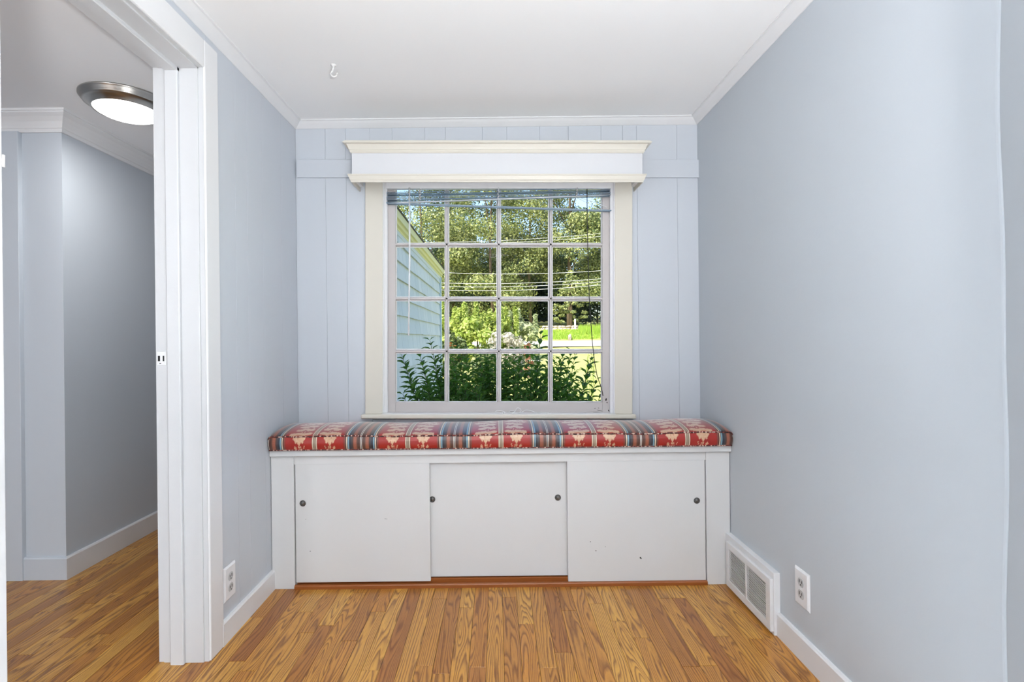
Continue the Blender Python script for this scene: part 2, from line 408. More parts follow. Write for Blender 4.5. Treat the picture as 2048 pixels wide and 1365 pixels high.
# ------------------------------------------------------------------ crown mouldings
cp = [(0, 0), (0, -0.030), (0.004, -0.030), (0.008, -0.027), (0.016, -0.022), (0.026, -0.015), (0.034, -0.008), (0.037, -0.006), (0.043, -0.005), (0.043, 0)]
segs = sweep_segments([(XL, -3.2), (XL, YB), (XR, YB), (XR, 0.995)], [(a, b) for a, b in cp], CEIL, 1)
for i, (bm, lb) in enumerate(zip(segs, ('small white cove crown moulding along the boarded left wall', 'small white crown moulding above the window valance', 'small white crown moulding along the plaster right wall'))):
    struct('trim_%d' % (i + 1), bm, 'trim_white', lb, 'moulding')
hp = [(0, 0), (0, -0.082), (0.010, -0.082), (0.013, -0.074), (0.013, -0.068), (0.017, -0.066), (0.020, -0.058), (0.030, -0.042), (0.046, -0.026), (0.060, -0.018), (0.064, -0.015), (0.064, -0.010), (0.070, -0.010), (0.070, 0)]
segs = sweep_segments([(-3.2, HY), (HX, HY), (HX, 3.8)], hp, HCEIL, 1)
for i, (bm, lb) in enumerate(zip(segs, ('deep white hall crown moulding left of the corner', 'deep white hall crown moulding running away behind the doorway'))):
    struct('trim_%d' % (i + 4), bm, 'trim_white', lb, 'moulding')

# ------------------------------------------------------------------ baseboards
def bb(h, t): return [(0, 0), (t, 0), (t, h - 0.006), (t - 0.004, h), (0, h)]
s = sweep_segments([(XL, 1.752), (XL, 2.17)], bb(0.082, 0.014), 0.0, 1)[0]
struct('baseboard_left', s, 'trim_white', 'plain white baseboard under the left wall outlet', 'baseboard')
s = sweep_segments([(XR, 1.79), (XR, 0.985)], bb(0.082, 0.013), 0.0, 1)[0]
struct('baseboard_right', s, 'trim_white', 'plain white baseboard along the plaster right wall', 'baseboard')
s = sweep_segments([(-3.2, HY), (HX, HY), (HX, 3.8)], bb(0.100, 0.014), 0.0, 1)
struct('baseboard_hall_front', s[0], 'hall_blue', 'painted grey hall baseboard left of the corner', 'baseboard')
struct('baseboard_hall_side', s[1], 'trim_white', 'white hall baseboard running away behind the doorway', 'baseboard')
struct('trim_6', B(-2.32, -2.130, HY - 0.020, HY + 0.002, 0.0, HCEIL - 0.080, 0.002), 'hall_blue', 'grey painted upright door casing on the hall wall', 'casing')

# ------------------------------------------------------------------ doorway into the hall
d1 = thing('door_1', (XL, (DY0 + DY1) / 2, 0), 'white painted doorway frame opening to the hall', 'doorway', kind='structure')
def jamb_profile():      # (X, offset into the opening)
    return [(-1.131, 0.0), (-1.131, -0.03), (XL + 0.007, -0.03), (XL + 0.007, 0.001), (-0.980, 0.001), (-0.980, 0.006), (-0.984, 0.0065), (-1.040, 0.0065), (-1.040, 0.016), (-1.043, 0.0185), (-1.081, 0.0185), (-1.084, 0.016), (-1.084, 0.004), (-1.112, 0.004), (-1.113, 0.0)]
def jamb(side, y):
    bm = new_bm(); loft(bm, [[(a, y - side * o_, z) for a, o_ in jamb_profile()] for z in (0.0, DZ + 0.03)])
    return obj('jamb', bm, 'jamb_white', d1)
jamb(1, DY1); jamb(-1, DY0)
bm = new_bm(); loft(bm, [[(a, y, DZ - o_) for a, o_ in jamb_profile()] for y in (DY0 - 0.02, DY1 + 0.02)])
obj('head_jamb', bm, 'jamb_white', d1)
ct = 0.013
bm = B(XL - 0.002, XL + ct, DY1 + 0.001, DY1 + 0.080, 0.0, DZ + 0.092, 0.003); obj('casing', bm, 'trim_white', d1)
bm = B(XL - 0.002, XL + ct, DY0 - 0.080, DY0 - 0.001, 0.0, DZ + 0.092, 0.003); obj('casing', bm, 'trim_white', d1)
bm = B(XL - 0.002, XL + ct - 0.001, DY0 - 0.002, DY1 + 0.003, DZ + 0.001, DZ + 0.092, 0.003); obj('head_casing', bm, 'trim_white', d1)
for a, b in ((DY1 + 0.001, DY1 + 0.08), (DY0 - 0.08, DY0 - 0.001)): obj('casing', B(XP - 0.014, XP + 0.001, a, b, 0.0, DZ + 0.08, 0.003), 'trim_white', d1)
obj('head_casing', B(XP - 0.0135, XP + 0.001, DY0 - 0.002, DY1 + 0.003, DZ + 0.001, DZ + 0.08, 0.003), 'trim_white', d1)
sp = obj('strike_plate', B(-1.124, -1.092, DY1 - 0.0065, DY1 - 0.003, 0.985, 1.030, 0.0008), 'trim_white', d1)
for (a, b, c, d) in ((-1.120, -1.113, 0.998, 1.016), (-1.104, -1.099, 0.998, 1.016), (-1.115, -1.110, 0.989, 0.992)):
    obj('latch_slot', B(a, b, DY1 - 0.0072, DY1 - 0.006, c, d), 'slot_black', sp)
hy, hz = atX(4, 322, XL + 0.01)
h = obj('hinge', lathe(new_bm(), [(0.0035, -0.012), (0.0035, 0.012)], (XL + 0.010, DY0 + 0.0025, hz), 10), 'trim_white', d1, True)
obj('hinge_leaf', B(-1.118, -1.090, DY0 + 0.0035, DY0 + 0.0075, hz - 0.04, hz + 0.04), 'trim_white', d1)

# ------------------------------------------------------------------ window
win = thing('window_1', (0.006, YB, 0.68), 'multi paned wooden window with cream casing above the cushion', 'window', tilt=True, kind='structure')
YC = YB - 0.022                                                    # casing face
zS = nZ(829.5, YC - 0.01)
cxl, cil = nX(730, YC), nX(765, YC); cir, cxr = nX(1229.5, YC), nX(1265, YC)
for a, b in ((cxl, cil), (cir, cxr)):
    bm = B(a, b, YC, YB + 0.012, zS, 1.90, 0.003); obj('casing', bm, 'trim_cream', win)
obj('head_casing', B(cxl, cxr, YC + 0.001, YB + 0.012, 1.86, 1.96, 0.003), 'trim_cream', win)
# bright stop beads and reveal of the frame
for s_, a in ((1, cil), (-1, cir)):
    obj('reveal', B(min(a - s_ * 0.004, a + s_ * 0.005), max(a - s_ * 0.004, a + s_ * 0.005), YC + 0.004, YB + 0.11, zS, 1.87), 'trim_white', win)
    obj('stop_bead', B(min(a + s_ * 0.002, a + s_ * 0.020), max(a + s_ * 0.002, a + s_ * 0.020), YC + 0.014, YC + 0.036, zS, 1.87, 0.004, 3), 'trim_white', win)
obj('head_reveal', B(cil - 0.01, cir + 0.01, YC + 0.004, YB + 0.11, 1.855, 1.875), 'trim_white', win)
# stool
bm = B(nX(722, YC - 0.02), nX(1272, YC - 0.02), YC - 0.028, YC + 0.006, zS - 0.020, zS + 0.001, 0.006, 3); obj('stool', bm, 'trim_cream', win)
obj('sill', B(cil - 0.002, cir + 0.002, YC - 0.020, YB + 0.14, zS - 0.020, zS + 0.004, 0.004), 'trim_white', win)
# sash
YS = YC + 0.034; SG = YS + 0.022                                   # sash face, glass plane
gx0, gx1 = nX(791, YS), nX(1204.5, YS); gzb, gzt = nZ(805.5, YS), 1.800
sx0, sx1 = cil + 0.006, cir - 0.006
vm = [nX(p_, YS) for p_ in (893, 997.5, 1101.5)]; hm = [nZ(p_, YS) for p_ in (703.5, 598, 489.5)]
sash = thing('sash', (0.006, SG, zS), 'x', 'x', tilt=False); 
del sash['label'], sash['category']; sash.parent = win; sash.location = Vector((0.006, SG, zS)) - W[win.name]; sash.rotation_euler = (0, 0, 0)
obj('stile', B(sx0, gx0, YS, YS + 0.038, zS + 0.003, 1.853, 0.0025), 'sash_grey', sash)
obj('stile', B(gx1, sx1, YS, YS + 0.038, zS + 0.003, 1.853, 0.0025), 'sash_grey', sash)
obj('bottom_rail', B(gx0, gx1, YS + 0.0006, YS + 0.038, zS + 0.003, gzb, 0.002), 'sash_grey', sash)
obj('top_rail', B(gx0, gx1, YS + 0.0006, YS + 0.038, gzt, 1.853, 0.002), 'sash_grey', sash)
def muntin(a0, b0, a1, b1, vertical):
    hw = 0.0085; nw = 0.0042
    prof = [(-nw, YS + 0.002), (nw, YS + 0.002), (nw + 0.001, YS + 0.006), (hw, YS + 0.020), (hw, YS + 0.036), (-hw, YS + 0.036), (-hw, YS + 0.020), (-nw - 0.001, YS + 0.006)]
    bm = new_bm()
    if vertical: loft(bm, [[(a0 + u, y, z) for u, y in prof] for z in (b0, b1)])
    else: loft(bm, [[(xx, y, b0 + u) for u, y in prof] for xx in (a0, a1)])
    return obj('muntin', bm, 'sash_grey', sash)
for v in vm: muntin(v, gzb, v, gzt, True)
for z in hm: muntin(gx0, z, gx1, z, False)
gxs = [gx0] + vm + [gx1]; gzs = [gzb] + hm + [gzt]
for i in range(4):
    for j in range(4):
        obj('pane', B(gxs[i] - 0.001, gxs[i + 1] + 0.001, SG, SG + 0.003, gzs[j] - 0.001, gzs[j + 1] + 0.001), 'glass', sash)
# light putty bead around every pane
def putty(x0, x1, z0, z1):
    q = 0.0042; bm = new_bm()
    for (a, b, c, d) in ((x0, x0 + q, z0, z1), (x1 - q, x1, z0, z1), (x0 + q, x1 - q, z0, z0 + q), (x0 + q, x1 - q, z1 - q, z1)): box(bm, a, b, SG - 0.004, SG + 0.001, c, d)
    return bm
for i in range(4):
    for j in range(4):
        a = gxs[i] + (0.0085 if i else 0); b = gxs[i + 1] - (0.0085 if i < 3 else 0)
        c = gzs[j] + (0.0085 if j else 0); d = gzs[j + 1] - (0.0085 if j < 3 else 0)
        obj('glazing_bead', putty(a - 0.001, b + 0.001, c - 0.001, d + 0.001), 'trim_white', sash)
# flaked paint at the lower right of the sash
for (px, py, ww, hh) in ((1212, 800, 3, 6), (1214, 806, 2, 3), (1197, 817, 3, 1), (1190, 817.5, 4, 1), (1199, 822, 12, 1), (1217, 822, 2, 4), (1220, 821, 1.5, 4), (1193, 825, 16, 0.8)):
    a, c = nX(px, YS), nZ(py, YS); k_ = YS / F
    obj('paint_flake', lathe(new_bm(), [(ww * k_ / 2, -0.0006), (ww * k_ / 2 * 0.8, 0.0006)], (0, 0, 0), 7, 'Y'), 'gap_dark', sash, origin=(0, 0, 0))
    fo = bpy.data.objects[[n_ for n_ in W][-1]]; fo.location = Vector((a, YS - 0.0002, c)) - W[sash.name]; fo.scale = (1, 1, hh / ww); fo.rotation_euler = (0, rnd.uniform(-.3, .3), 0)

# ------------------------------------------------------------------ valance over the window
YV = 2.318
vz0, vz1 = nZ(352, YV), nZ(307, YV)
vx0, vx1 = nX(703.5, YV), nX(1285, YV)
val = thing('window_valance', (0.0, YB, vz0 - 0.03), 'white wooden cornice box with crown top mounted over the window', 'valance', tilt=True)
obj('front_board', B(vx0, vx1, YV, YV + 0.018, vz0 - 0.012, vz1 + 0.03, 0.001), 'valance_white', val)
for a, b in ((vx0, vx0 + 0.018), (vx1 - 0.018, vx1)): obj('side_board', B(a, b, YV + 0.018, YB - 0.012, vz0 - 0.012, vz1 + 0.03), 'trim_white', val)
obj('top_board', B(vx0 - 0.028, vx1 + 0.028, YV - 0.028, YB - 0.013, nZ(283.5, 2.288), nZ(281.5, 2.288) + 0.002, 0.001), 'trim_cream', val)
zt = nZ(282.5, 2.285) - vz1
crown = [(0, 0.0), (0.004, 0.0), (0.008, 0.006), (0.008, 0.012), (0.011, 0.014), (0.013, 0.022), (0.020, 0.036), (0.029, zt - 0.008), (0.033, zt - 0.006), (0.033, zt), (0, zt)]
for bm in sweep_segments([(vx0, YB - 0.013), (vx0, YV), (vx1, YV), (vx1, YB - 0.013)], crown, vz1, 1): obj('crown_moulding', bm, 'trim_cream', val)
zb_ = nZ(363.5, 2.305); hh = vz0 + 0.004 - zb_
cap = [(-0.002, 0.0), (0.003, 0.0), (0.004, 0.006), (0.008, 0.012), (0.013, hh - 0.007), (0.015, hh - 0.006), (0.015, hh), (-0.002, hh)]
for bm in sweep_segments([(vx0, YB - 0.001), (vx0, YV), (vx1, YV), (vx1, YB - 0.001)], cap, zb_, 1): obj('base_moulding', bm, 'trim_cream', val)

# ------------------------------------------------------------------ mini blind
YBL = YC + 0.014
bx0, bx1 = nX(773, YBL), nX(1221, YBL)
bl = thing('window_blind', ((bx0 + bx1) / 2, YBL, nZ(425, YBL)), 'pale blue mini blind gathered crookedly at the top of the window', 'blind', tilt=True)
obj('headrail', B(bx0, bx1, YBL - 0.012, YBL + 0.014, nZ(379, YBL), nZ(368.5, YBL) + 0.015, 0.0015), 'plastic_white', bl)
def slat(zl, zr, name, thick=0.0009, depth=0.025, roll=0.15, mat='blind_slat', x0=bx0 + 0.001, x1=bx1 - 0.001, sag=0.0, nseg=14):
    bm = new_bm(); rings = []
    for i in range(nseg + 1):
        u = i / nseg; xx = x0 + (x1 - x0) * u; zz = zl + (zr - zl) * u - sag * math.sin(math.pi * u)
        top, bot = [], []
        for q in range(5):
            v = q / 4 - 0.5; dz = 0.0025 * (1 - (2 * v) ** 2) + v * depth * roll
            top.append((xx, YBL + v * depth, zz + dz + thick)); bot.append((xx, YBL + v * depth, zz + dz))
        rings.append(top + bot[::-1])
    loft(bm, rings); return obj(name, bm, mat, bl, True)
NS = 8
for i in range(NS):
    u = i / (NS - 1)
    zl = nZ(386 + 19 * u, YBL); zr = nZ(379 + 15.5 * u, YBL)
    slat(zl, zr, 'slat', roll=0.05 + 0.28 * rnd.random(), sag=rnd.uniform(-0.002, 0.002))
slat(nZ(409, YBL), nZ(424, YBL), 'bottom_rail', 0.006, 0.022, 0.0, 'blind_slat', x0=bx0 + 0.0005, x1=bx1 + 0.002)
slat(nZ(408.5, YBL), nZ(392.0, YBL), 'lowest_slat', 0.004, 0.020, 0.1, 'plastic_white')
for px, py0, py1 in ((841, 380, 402), (997, 378, 399), (1154, 378, 395)):
    xx = nX(px, YBL - 0.014)
    pts = []
    for i in range(15):
        u = i / 14; pts.append((xx + 0.005 * math.sin(u * 19), YBL - 0.015 - 0.003 * math.cos(u * 23), nZ(py0 + (py1 - py0) * u, YBL)))
    obj('ladder_cord', tube(new_bm(), pts, 0.0022, 6), 'clear_plastic', bl, True)
for pts in (((1150, 396), (1175, 408), (1203, 423)), ((1155, 396), (1190, 407), (1212, 416))):
    obj('ladder_cord', tube(new_bm(), [(nX(a, YBL), YBL - 0.010, nZ(b, YBL)) for a, b in pts], 0.0014, 6), 'cord_white', bl, True)
obj('lift_cord', tube(new_bm(), [(nX(997.5, YBL), YBL - 0.009, nZ(y_, YBL)) for y_ in (395, 405, 417)], 0.0012, 6), 'cord_white', bl, True)
wa = obj('tilt_wand', tube(new_bm(), [(nX(820, YBL), YBL - 0.016, nZ(378, YBL)), (nX(820.5, YBL), YBL - 0.018, nZ(520, YBL)), (nX(818.5, YBL), YBL - 0.019, nZ(672, YBL))], 0.0044, 8), 'clear_plastic', bl, True)
pc = [(1173, 380), (1173, 430), (1175, 520), (1177, 590), (1180, 640), (1184, 690), (1188, 725), (1193, 752), (1201, 775), (1205, 792)]
obj('pull_cord', tube(new_bm(), [(nX(a, YBL), YBL - 0.013 - 0.002 * (i > 0), nZ(b, YBL)) for i, (a, b) in enumerate(pc)], 0.0019, 6), 'cord_black', bl, True)
# knotted white cord lying on the sill
zc = zS + 0.0055
kn = thing('blind_cord', (nX(1020, YC), YC + 0.004, zS + 0.004), 'tangled thin white blind cord with tassels lying on the window sill', 'cord', tilt=True)
def cpx(pts): return [(nX(a, YC), YC - 0.002 + 0.003 * math.sin(i * 2.1), max(nZ(b, YC), zc)) for i, (a, b) in enumerate(pts)]
loops = [[(1014, 827), (1004, 823), (994, 822), (991, 825), (997, 826), (1008, 825), (1018, 828)],
         [(1018, 828), (1028, 826), (1034, 817), (1040, 818), (1042, 823), (1036, 828), (1026, 828)],
         [(1024, 828), (1030, 824), (1022, 822), (1016, 826), (1022, 829)],
         [(1026, 828), (1040, 827), (1052, 821), (1064, 823), (1076, 827), (1100, 827.5)]]
for i, L in enumerate(loops):
    P_ = cpx(L); sm = []
    for a in range(len(P_) - 1):
        p0, p1, p2, p3 = [Vector(P_[max(0, min(len(P_) - 1, a + k_))]) for k_ in (-1, 0, 1, 2)]
        for q in range(5):
            u = q / 5; sm.append(0.5 * ((2 * p1) + (p2 - p0) * u + (2 * p0 - 5 * p1 + 4 * p2 - p3) * u * u + (3 * p1 - p0 - 3 * p2 + p3) * u ** 3))
    sm.append(Vector(P_[-1])); obj('cord_loop', tube(new_bm(), sm, 0.0012, 5), 'cord_white', kn, True)
for a, b in ((1005, 828), (1025, 830.5)):
    obj('tassel', lathe(new_bm(), [(0.0015, 0.010), (0.003, 0.006), (0.0045, 0.0), (0.0045, -0.003), (0.002, -0.004)], (nX(a, YC - 0.016), YC - 0.016, zS + 0.0065), 10, 'Y'), 'cord_white', kn, True)

# ------------------------------------------------------------------ window seat bench
BY = 2.160
bn = thing('storage_bench', (0.0, 2.30, 0.0), 'built in white window seat with three sliding doors below the window', 'bench')
obj('seat_board', B(XL + 0.002, XR - 0.001, BY - 0.020, YB - 0.001, 0.570, 0.5965, 0.002), 'door_white', bn)
obj('post', B(XL + 0.002, -0.8735, BY - 0.004, BY + 0.035, 0.0, 0.570, 0.0015), 'door_white', bn)
obj('post', B(0.8875, XR - 0.002, BY - 0.004, BY + 0.035, 0.0, 0.570, 0.0015), 'door_white', bn)
obj('rail', B(-0.8735, 0.8875, BY + 0.001, BY + 0.020, 0.5305, 0.570, 0.001), 'door_white', bn)
obj('carcass_back', B(XL + 0.004, XR - 0.004, YB - 0.02, YB - 0.002, 0.0, 0.570), 'gap_dark', bn)
obj('carcass_bottom', B(-0.8735, 0.8875, BY + 0.040, YB - 0.02, 0.002, 0.012), 'gap_dark', bn)
bm = new_bm()
loft(bm, [[(xx, y, z) for y, z in ((BY - 0.010, 0.0), (BY - 0.010, 0.012), (BY - 0.007, 0.016), (BY + 0.001, 0.017), (BY + 0.001, 0.008), (BY + 0.022, 0.008), (BY + 0.022, 0.024), (BY + 0.026, 0.026), (BY + 0.048, 0.026), (BY + 0.048, 0.0))] for xx in (-0.8735, 0.8875)])
obj('door_track', bm, 'track_wood', bn)
def seat_door(x0, x1, y, z0, pulls):
    d = obj('door', B(x0, x1, y, y + 0.018, z0, 0.545, 0.0012), 'door_white', bn)
    for px, pz in pulls:
        c = obj('finger_pull', lathe(new_bm(), [(0.0095, 0.0), (0.0125, -0.0016), (0.0135, -0.0006), (0.0135, 0.001)], (px, y, pz), 24, 'Y', False), 'pull_ring', d, True)
        obj('cup', lathe(new_bm(), [(0.0098, -0.0008), (0.0092, -0.0004), (0.004, -0.0002), (0.0005, -0.0002)], (px, y, pz), 24, 'Y'), 'pull_cup', d, True)
        c['label'] = 'dark metal ring finger pull'
    return d
seat_door(-0.8695, -0.2945, BY + 0.002, 0.0245, [(-0.838, 0.364)])
seat_door(-0.306, 0.306, BY + 0.027, 0.0315, [(-0.287, 0.367), (0.257, 0.369)])
seat_door(0.295, 0.8845, BY + 0.002, 0.016, [(0.849, 0.357)])
for px, py, s_ in ((611, 1040, 1.2), (620, 1104, 1.8), (770, 1039, 1.4), (773, 1039.5, 1.2), (1181, 1085, 1.8), (1192, 1103, 1.9), (1211, 1095, 1.2), (1281, 1117, 3.0), (1282.5, 1118.5, 2.2)):
    a, c = atY(px, py, BY); r_ = s_ * BY / F / 2 * 1.2
    obj('paint_chip', lathe(new_bm(), [(r_, 0.0002), (r_ * 0.7, -0.0005)], (a, BY + 0.002, c), 6, 'Y'), 'slot_black', bn)

# ------------------------------------------------------------------ cushion
YF, YK, ZB, ZE = 2.122, 2.452, 0.5965, 0.656
X0, X1 = XL + 0.004, XR - 0.001
PERIOD, PHASE = 0.3915, -0.574
NXC = 780
prof = []   # (y, z, arc position v)
def add_seg(pts, n):
    for (a, b) in zip(pts, pts[1:]):
        for i in range(n): prof.append((a[0] + (b[0] - a[0]) * i / n, a[1] + (b[1] - a[1]) * i / n))
add_seg([(YK, ZB + 0.004), (YF + 0.010, ZB + 0.0015)], 4)
add_seg([(YF + 0.010, ZB + 0.0015), (YF + 0.002, ZB + 0.006)], 2)
for i in range(22):
    u = i / 22; prof.append((YF + 0.002 - 0.007 * math.sin(math.pi * u), ZB + 0.006 + (ZE - ZB - 0.006) * u))
for i in range(97):
    u = i / 96; prof.append((YF + 0.002 + (YK - YF - 0.002) * u, ZE + 0.024 * (math.sin(math.pi * min(1, u * 1.06)) ** 0.55 if 0 < u < 0.94 else 0) * (1 if u < 0.5 else 1)))
prof.append((YK + 0.004, ZB + 0.04))
topmax = max(z for y, z in prof)
acc = 0.0; prof2 = []
for i, (y, z) in enumerate(prof):
    if i: acc += math.hypot(y - prof[i - 1][0], z - prof[i - 1][1])
    prof2.append((y, z, acc))
vedge = next(v for (y, z, v) in prof2 if z >= ZE - 1e-6)
# damask motif: hanging leaf cluster on the front edge, wide flower sprays over the top
def blobs():
    r = random.Random(11); L = []
    def flower(cu, cv, R, n, rr):
        L.append((cu, cv, rr * 1.25, rr * 1.0))
        for k_ in range(n):
            a = 2 * math.pi * k_ / n + 0.3; L.append((cu + R * math.cos(a), cv + R * 0.8 * math.sin(a), rr, rr * 0.8))
    # v measured from the front top edge, positive over the top, negative down the front
    for cu, cv, a, b in ((0.0, -0.017, 0.0065, 0.020), (-0.013, -0.012, 0.0072, 0.013), (0.013, -0.012, 0.0072, 0.013), (-0.021, -0.007, 0.005, 0.007), (0.021, -0.007, 0.005, 0.007), (-0.014, -0.023, 0.0035, 0.005), (0.014, -0.023, 0.0035, 0.005)): L.append((cu, cv, a, b))
    for k_ in range(16): L.append((r.uniform(-0.022, 0.022), r.uniform(-0.055, -0.040), 0.0022, 0.0028))
    for cu, cv in ((-0.030, 0.012), (-0.010, 0.018), (0.014, 0.014), (0.034, 0.020)): flower(cu, cv, 0.009, 6, 0.0062)
    for cu, cv in ((0.028, 0.062), (0.004, 0.072), (-0.016, 0.056)): flower(cu, cv, 0.011, 6, 0.0068)
    flower(-0.012, 0.105, 0.014, 7, 0.0085); flower(0.022, 0.120, 0.014, 7, 0.0085)
    flower(-0.034, 0.150, 0.012, 6, 0.0075); flower(-0.004, 0.160, 0.012, 6, 0.008); flower(0.030, 0.170, 0.010, 6, 0.007)
    flower(0.012, 0.205, 0.014, 7, 0.0085); flower(-0.024, 0.215, 0.011, 6, 0.007)
    flower(-0.008, 0.250, 0.012, 6, 0.008); flower(0.026, 0.262, 0.012, 6, 0.0075); flower(-0.034, 0.29, 0.012, 6, 0.007); flower(0.004, 0.305, 0.012, 6, 0.008)
    for k_ in range(30):   # thin tendrils made of small dabs
        u = k_ / 29; L.append((0.036 * math.sin(u * 9.0), 0.030 + u * 0.27, 0.0026, 0.006))
    return L
BL = blobs()
def motif(u, v):
    best = 9.0
    for cu, cv, a, b in BL:
        if abs(v - cv) > b * 1.6 or abs(u - cu) > a * 1.6: continue
        du, dv = (u - cu) / a, (v - cv) / b
        ang = math.atan2(dv, du); q = math.sqrt(du * du + dv * dv) * (1 + 0.12 * math.sin(5 * ang + cu * 900))
        if q < best: best = q
    if best < 0.82: return 1.0
    if best < 1.0: return 1.0
    if best < 1.12: return 0.5
    return 0.0
vgrid = {}
half = PERIOD / 4
red0 = 0.077; red1 = PERIOD / 2 - 0.0105; rc = (red0 + red1) / 2
cb = bmesh.new(); lay = cb.verts.layers.float.new('motif'); lay2 = cb.verts.layers.float.new('arc')
cache = {}
cvr = []
for i in range(NXC + 1):
    xx = X0 + (X1 - X0) * i / NXC
    e = min(xx - X0, X1 - xx); es = 1.0 if e > 0.03 else math.sqrt(max(0.0, 1 - (1 - e / 0.03) ** 2))
    d = abs(((xx - PHASE) / PERIOD + 0.5) % 1.0 - 0.5) * PERIOD
    sg = 1 if (((xx - PHASE) / PERIOD + 0.5) % 1.0 - 0.5) > 0 else -1
    u = (d - rc)
    wave = 0.0028 * math.sin(xx * 7.1 + 0.6) + 0.0018 * math.sin(xx * 17.3)
    tuft = 0.010 * math.exp(-(((xx + 0.0) ** 2) / 0.16))
    edge = 0.010 * (1 - es)
    row = []
    for (y, z, v) in prof2:
        zz = z; yy = y
        if z >= ZE - 1e-6 or v > vedge - 0.02:
            h = (z - ZB) / (topmax - ZB)
            zz = ZB + (z - ZB) * (0.80 + 0.20 * es) + wave * h
        yy = y + (0.006 * (1 - es) if y < YF + 0.03 else 0)
        vt = cb.verts.new((xx, yy, zz))
        key = (round(u, 5), v)
        m_ = 0.0
        if red0 - 0.002 < d < red1 + 0.002: m_ = motif(u, v - vedge)
        vt[lay] = m_; vt[lay2] = v - vedge
        row.append(vt)
    cvr.append(row)
n = len(prof2)
for a, b in zip(cvr, cvr[1:]):
    for k_ in range(n):
        j = (k_ + 1) % n; cb.faces.new((a[k_], a[j], b[j], b[k_]))
cb.faces.new(cvr[0][::-1]); cb.faces.new(cvr[-1])
t = NT('damask_stripe')
geo = t.add('ShaderNodeNewGeometry'); sx = t.add('ShaderNodeSeparateXYZ'); t.l.new(t.obj(), sx.inputs[0])
cxm = (X0 + X1) / 2
q = t.math('DIVIDE', t.math('SUBTRACT', sx.outputs[0], PHASE - cxm), PERIOD)
q = t.math('SUBTRACT', t.math('FRACT', t.math('ADD', q, 0.5)), 0.5)
dm = t.math('MULTIPLY', t.math('ABSOLUTE', q), 2.0)            # 0 at the stripe band centre .. 1 at the beige stripe
S = lambda m_: m_ / (PERIOD / 2)
red = srgb(162, 26, 14); cream = srgb(222, 204, 178); navy = srgb(44, 52, 66); brown = srgb(86, 56, 48); salmon = srgb(164, 96, 72); lblue = srgb(126, 164, 182); white = srgb(226, 218, 206)
stops = [(0.0, navy), (S(0.0012), white), (S(0.0036), brown), (S(0.016), srgb(120, 76, 60)), (S(0.0195), salmon), (S(0.0315), brown), (S(0.036), srgb(70, 62, 66)), (S(0.042), navy),
         (S(0.050), lblue), (S(0.0555), navy), (S(0.0575), cream), (S(0.0625), brown), (S(0.068), srgb(150, 70, 54)), (S(0.0705), srgb(110, 50, 40)), (S(0.073), red),
         (S(PERIOD / 2 - 0.0115), srgb(110, 60, 44)), (S(PERIOD / 2 - 0.0105), cream), (S(PERIOD / 2 - 0.0062), srgb(104, 92, 84)), (S(PERIOD / 2 - 0.005), srgb(160, 140, 118))]
base = t.ramp(dm, stops, 'CONSTANT')
at = t.add('ShaderNodeAttribute', attribute_name='motif')
arc = t.add('ShaderNodeAttribute', attribute_name='arc')
weave = t.noise(t.mapped(t.obj(), (500, 500, 500)), 1.0, 2)
rungs = t.math('GREATER_THAN', t.math('FRACT', t.math('MULTIPLY', arc.outputs['Fac'], 260.0)), 0.5)
insal = t.math('MULTIPLY', t.math('GREATER_THAN', dm, S(0.0195)), t.math('LESS_THAN', dm, S(0.0315)))
base = t.mix(t.math('MULTIPLY', t.math('MULTIPLY', insal, rungs), 0.5), base, srgb(132, 72, 58))
mot = t.mix(t.noise(t.obj(), 120, 3), srgb(196, 150, 112), srgb(232, 202, 170))
cc = t.mix(t.math('MULTIPLY', at.outputs['Fac'], 0.92), base, mot)
cc = t.mix(t.math('MULTIPLY', weave, 0.25), cc, t.mix(0.5, cc, (0.02, 0.01, 0.01, 1)))
t.set(Base_Color=cc, Roughness=t.math('SUBTRACT', 0.42, t.math('MULTIPLY', at.outputs['Fac'], 0.06)), Sheen_Weight=t.math('ADD', 0.55, t.math('MULTIPLY', at.outputs['Fac'], 0.45)), Sheen_Roughness=0.3)
t.b.inputs['IOR'].default_value = 1.45; t.b.inputs['Coat Weight'].default_value = 0.8; t.b.inputs['Coat IOR'].default_value = 1.4; t.b.inputs['Coat Roughness'].default_value = 0.32
t.bump(t.math('ADD', t.math('MULTIPLY', at.outputs['Fac'], 0.6), t.math('MULTIPLY', weave, 0.4)), 0.25, 0.001)
t = NT('piping'); o = t.obj()
pn = t.noise(t.mapped(o, (120, 60, 60)), 1.0, 2)
t.set(Base_Color=t.ramp(pn, [(0.36, srgb(58, 34, 36)), (0.46, srgb(120, 52, 46)), (0.56, srgb(206, 184, 170)), (0.7, srgb(70, 54, 60))], 'CONSTANT'), Roughness=0.6)
cu = thing('seat_cushion', ((X0 + X1) / 2, (YF + YK) / 2, ZB), 'long red and blue striped damask cushion on the window seat', 'cushion')
co = obj('cushion_body', cb, 'damask_stripe', cu, True, origin=(cxm, 0, 0))
def wv(xx): return 0.0028 * math.sin(xx * 7.1 + 0.6) + 0.0018 * math.sin(xx * 17.3)
pts = []; NP = 260
for i in range(NP + 1):
    xx = X0 + (X1 - X0) * i / NP; e = min(xx - X0, X1 - xx); es = 1.0 if e > 0.03 else math.sqrt(max(0, 1 - (1 - e / 0.03) ** 2))
    pts.append((xx, YF + 0.0005 + 0.006 * (1 - es), ZB + (ZE - ZB) * (0.80 + 0.20 * es) + wv(xx) * 0.7 + 0.0008 * math.sin(xx * 90)))
obj('piping', tube(new_bm(), pts, 0.0032, 7), 'piping', cu, True)
pts = [(xx, YF + 0.004, ZB + 0.0035) for xx in [X0 + 0.004 + (X1 - X0 - 0.008) * i / 60 for i in range(61)]]
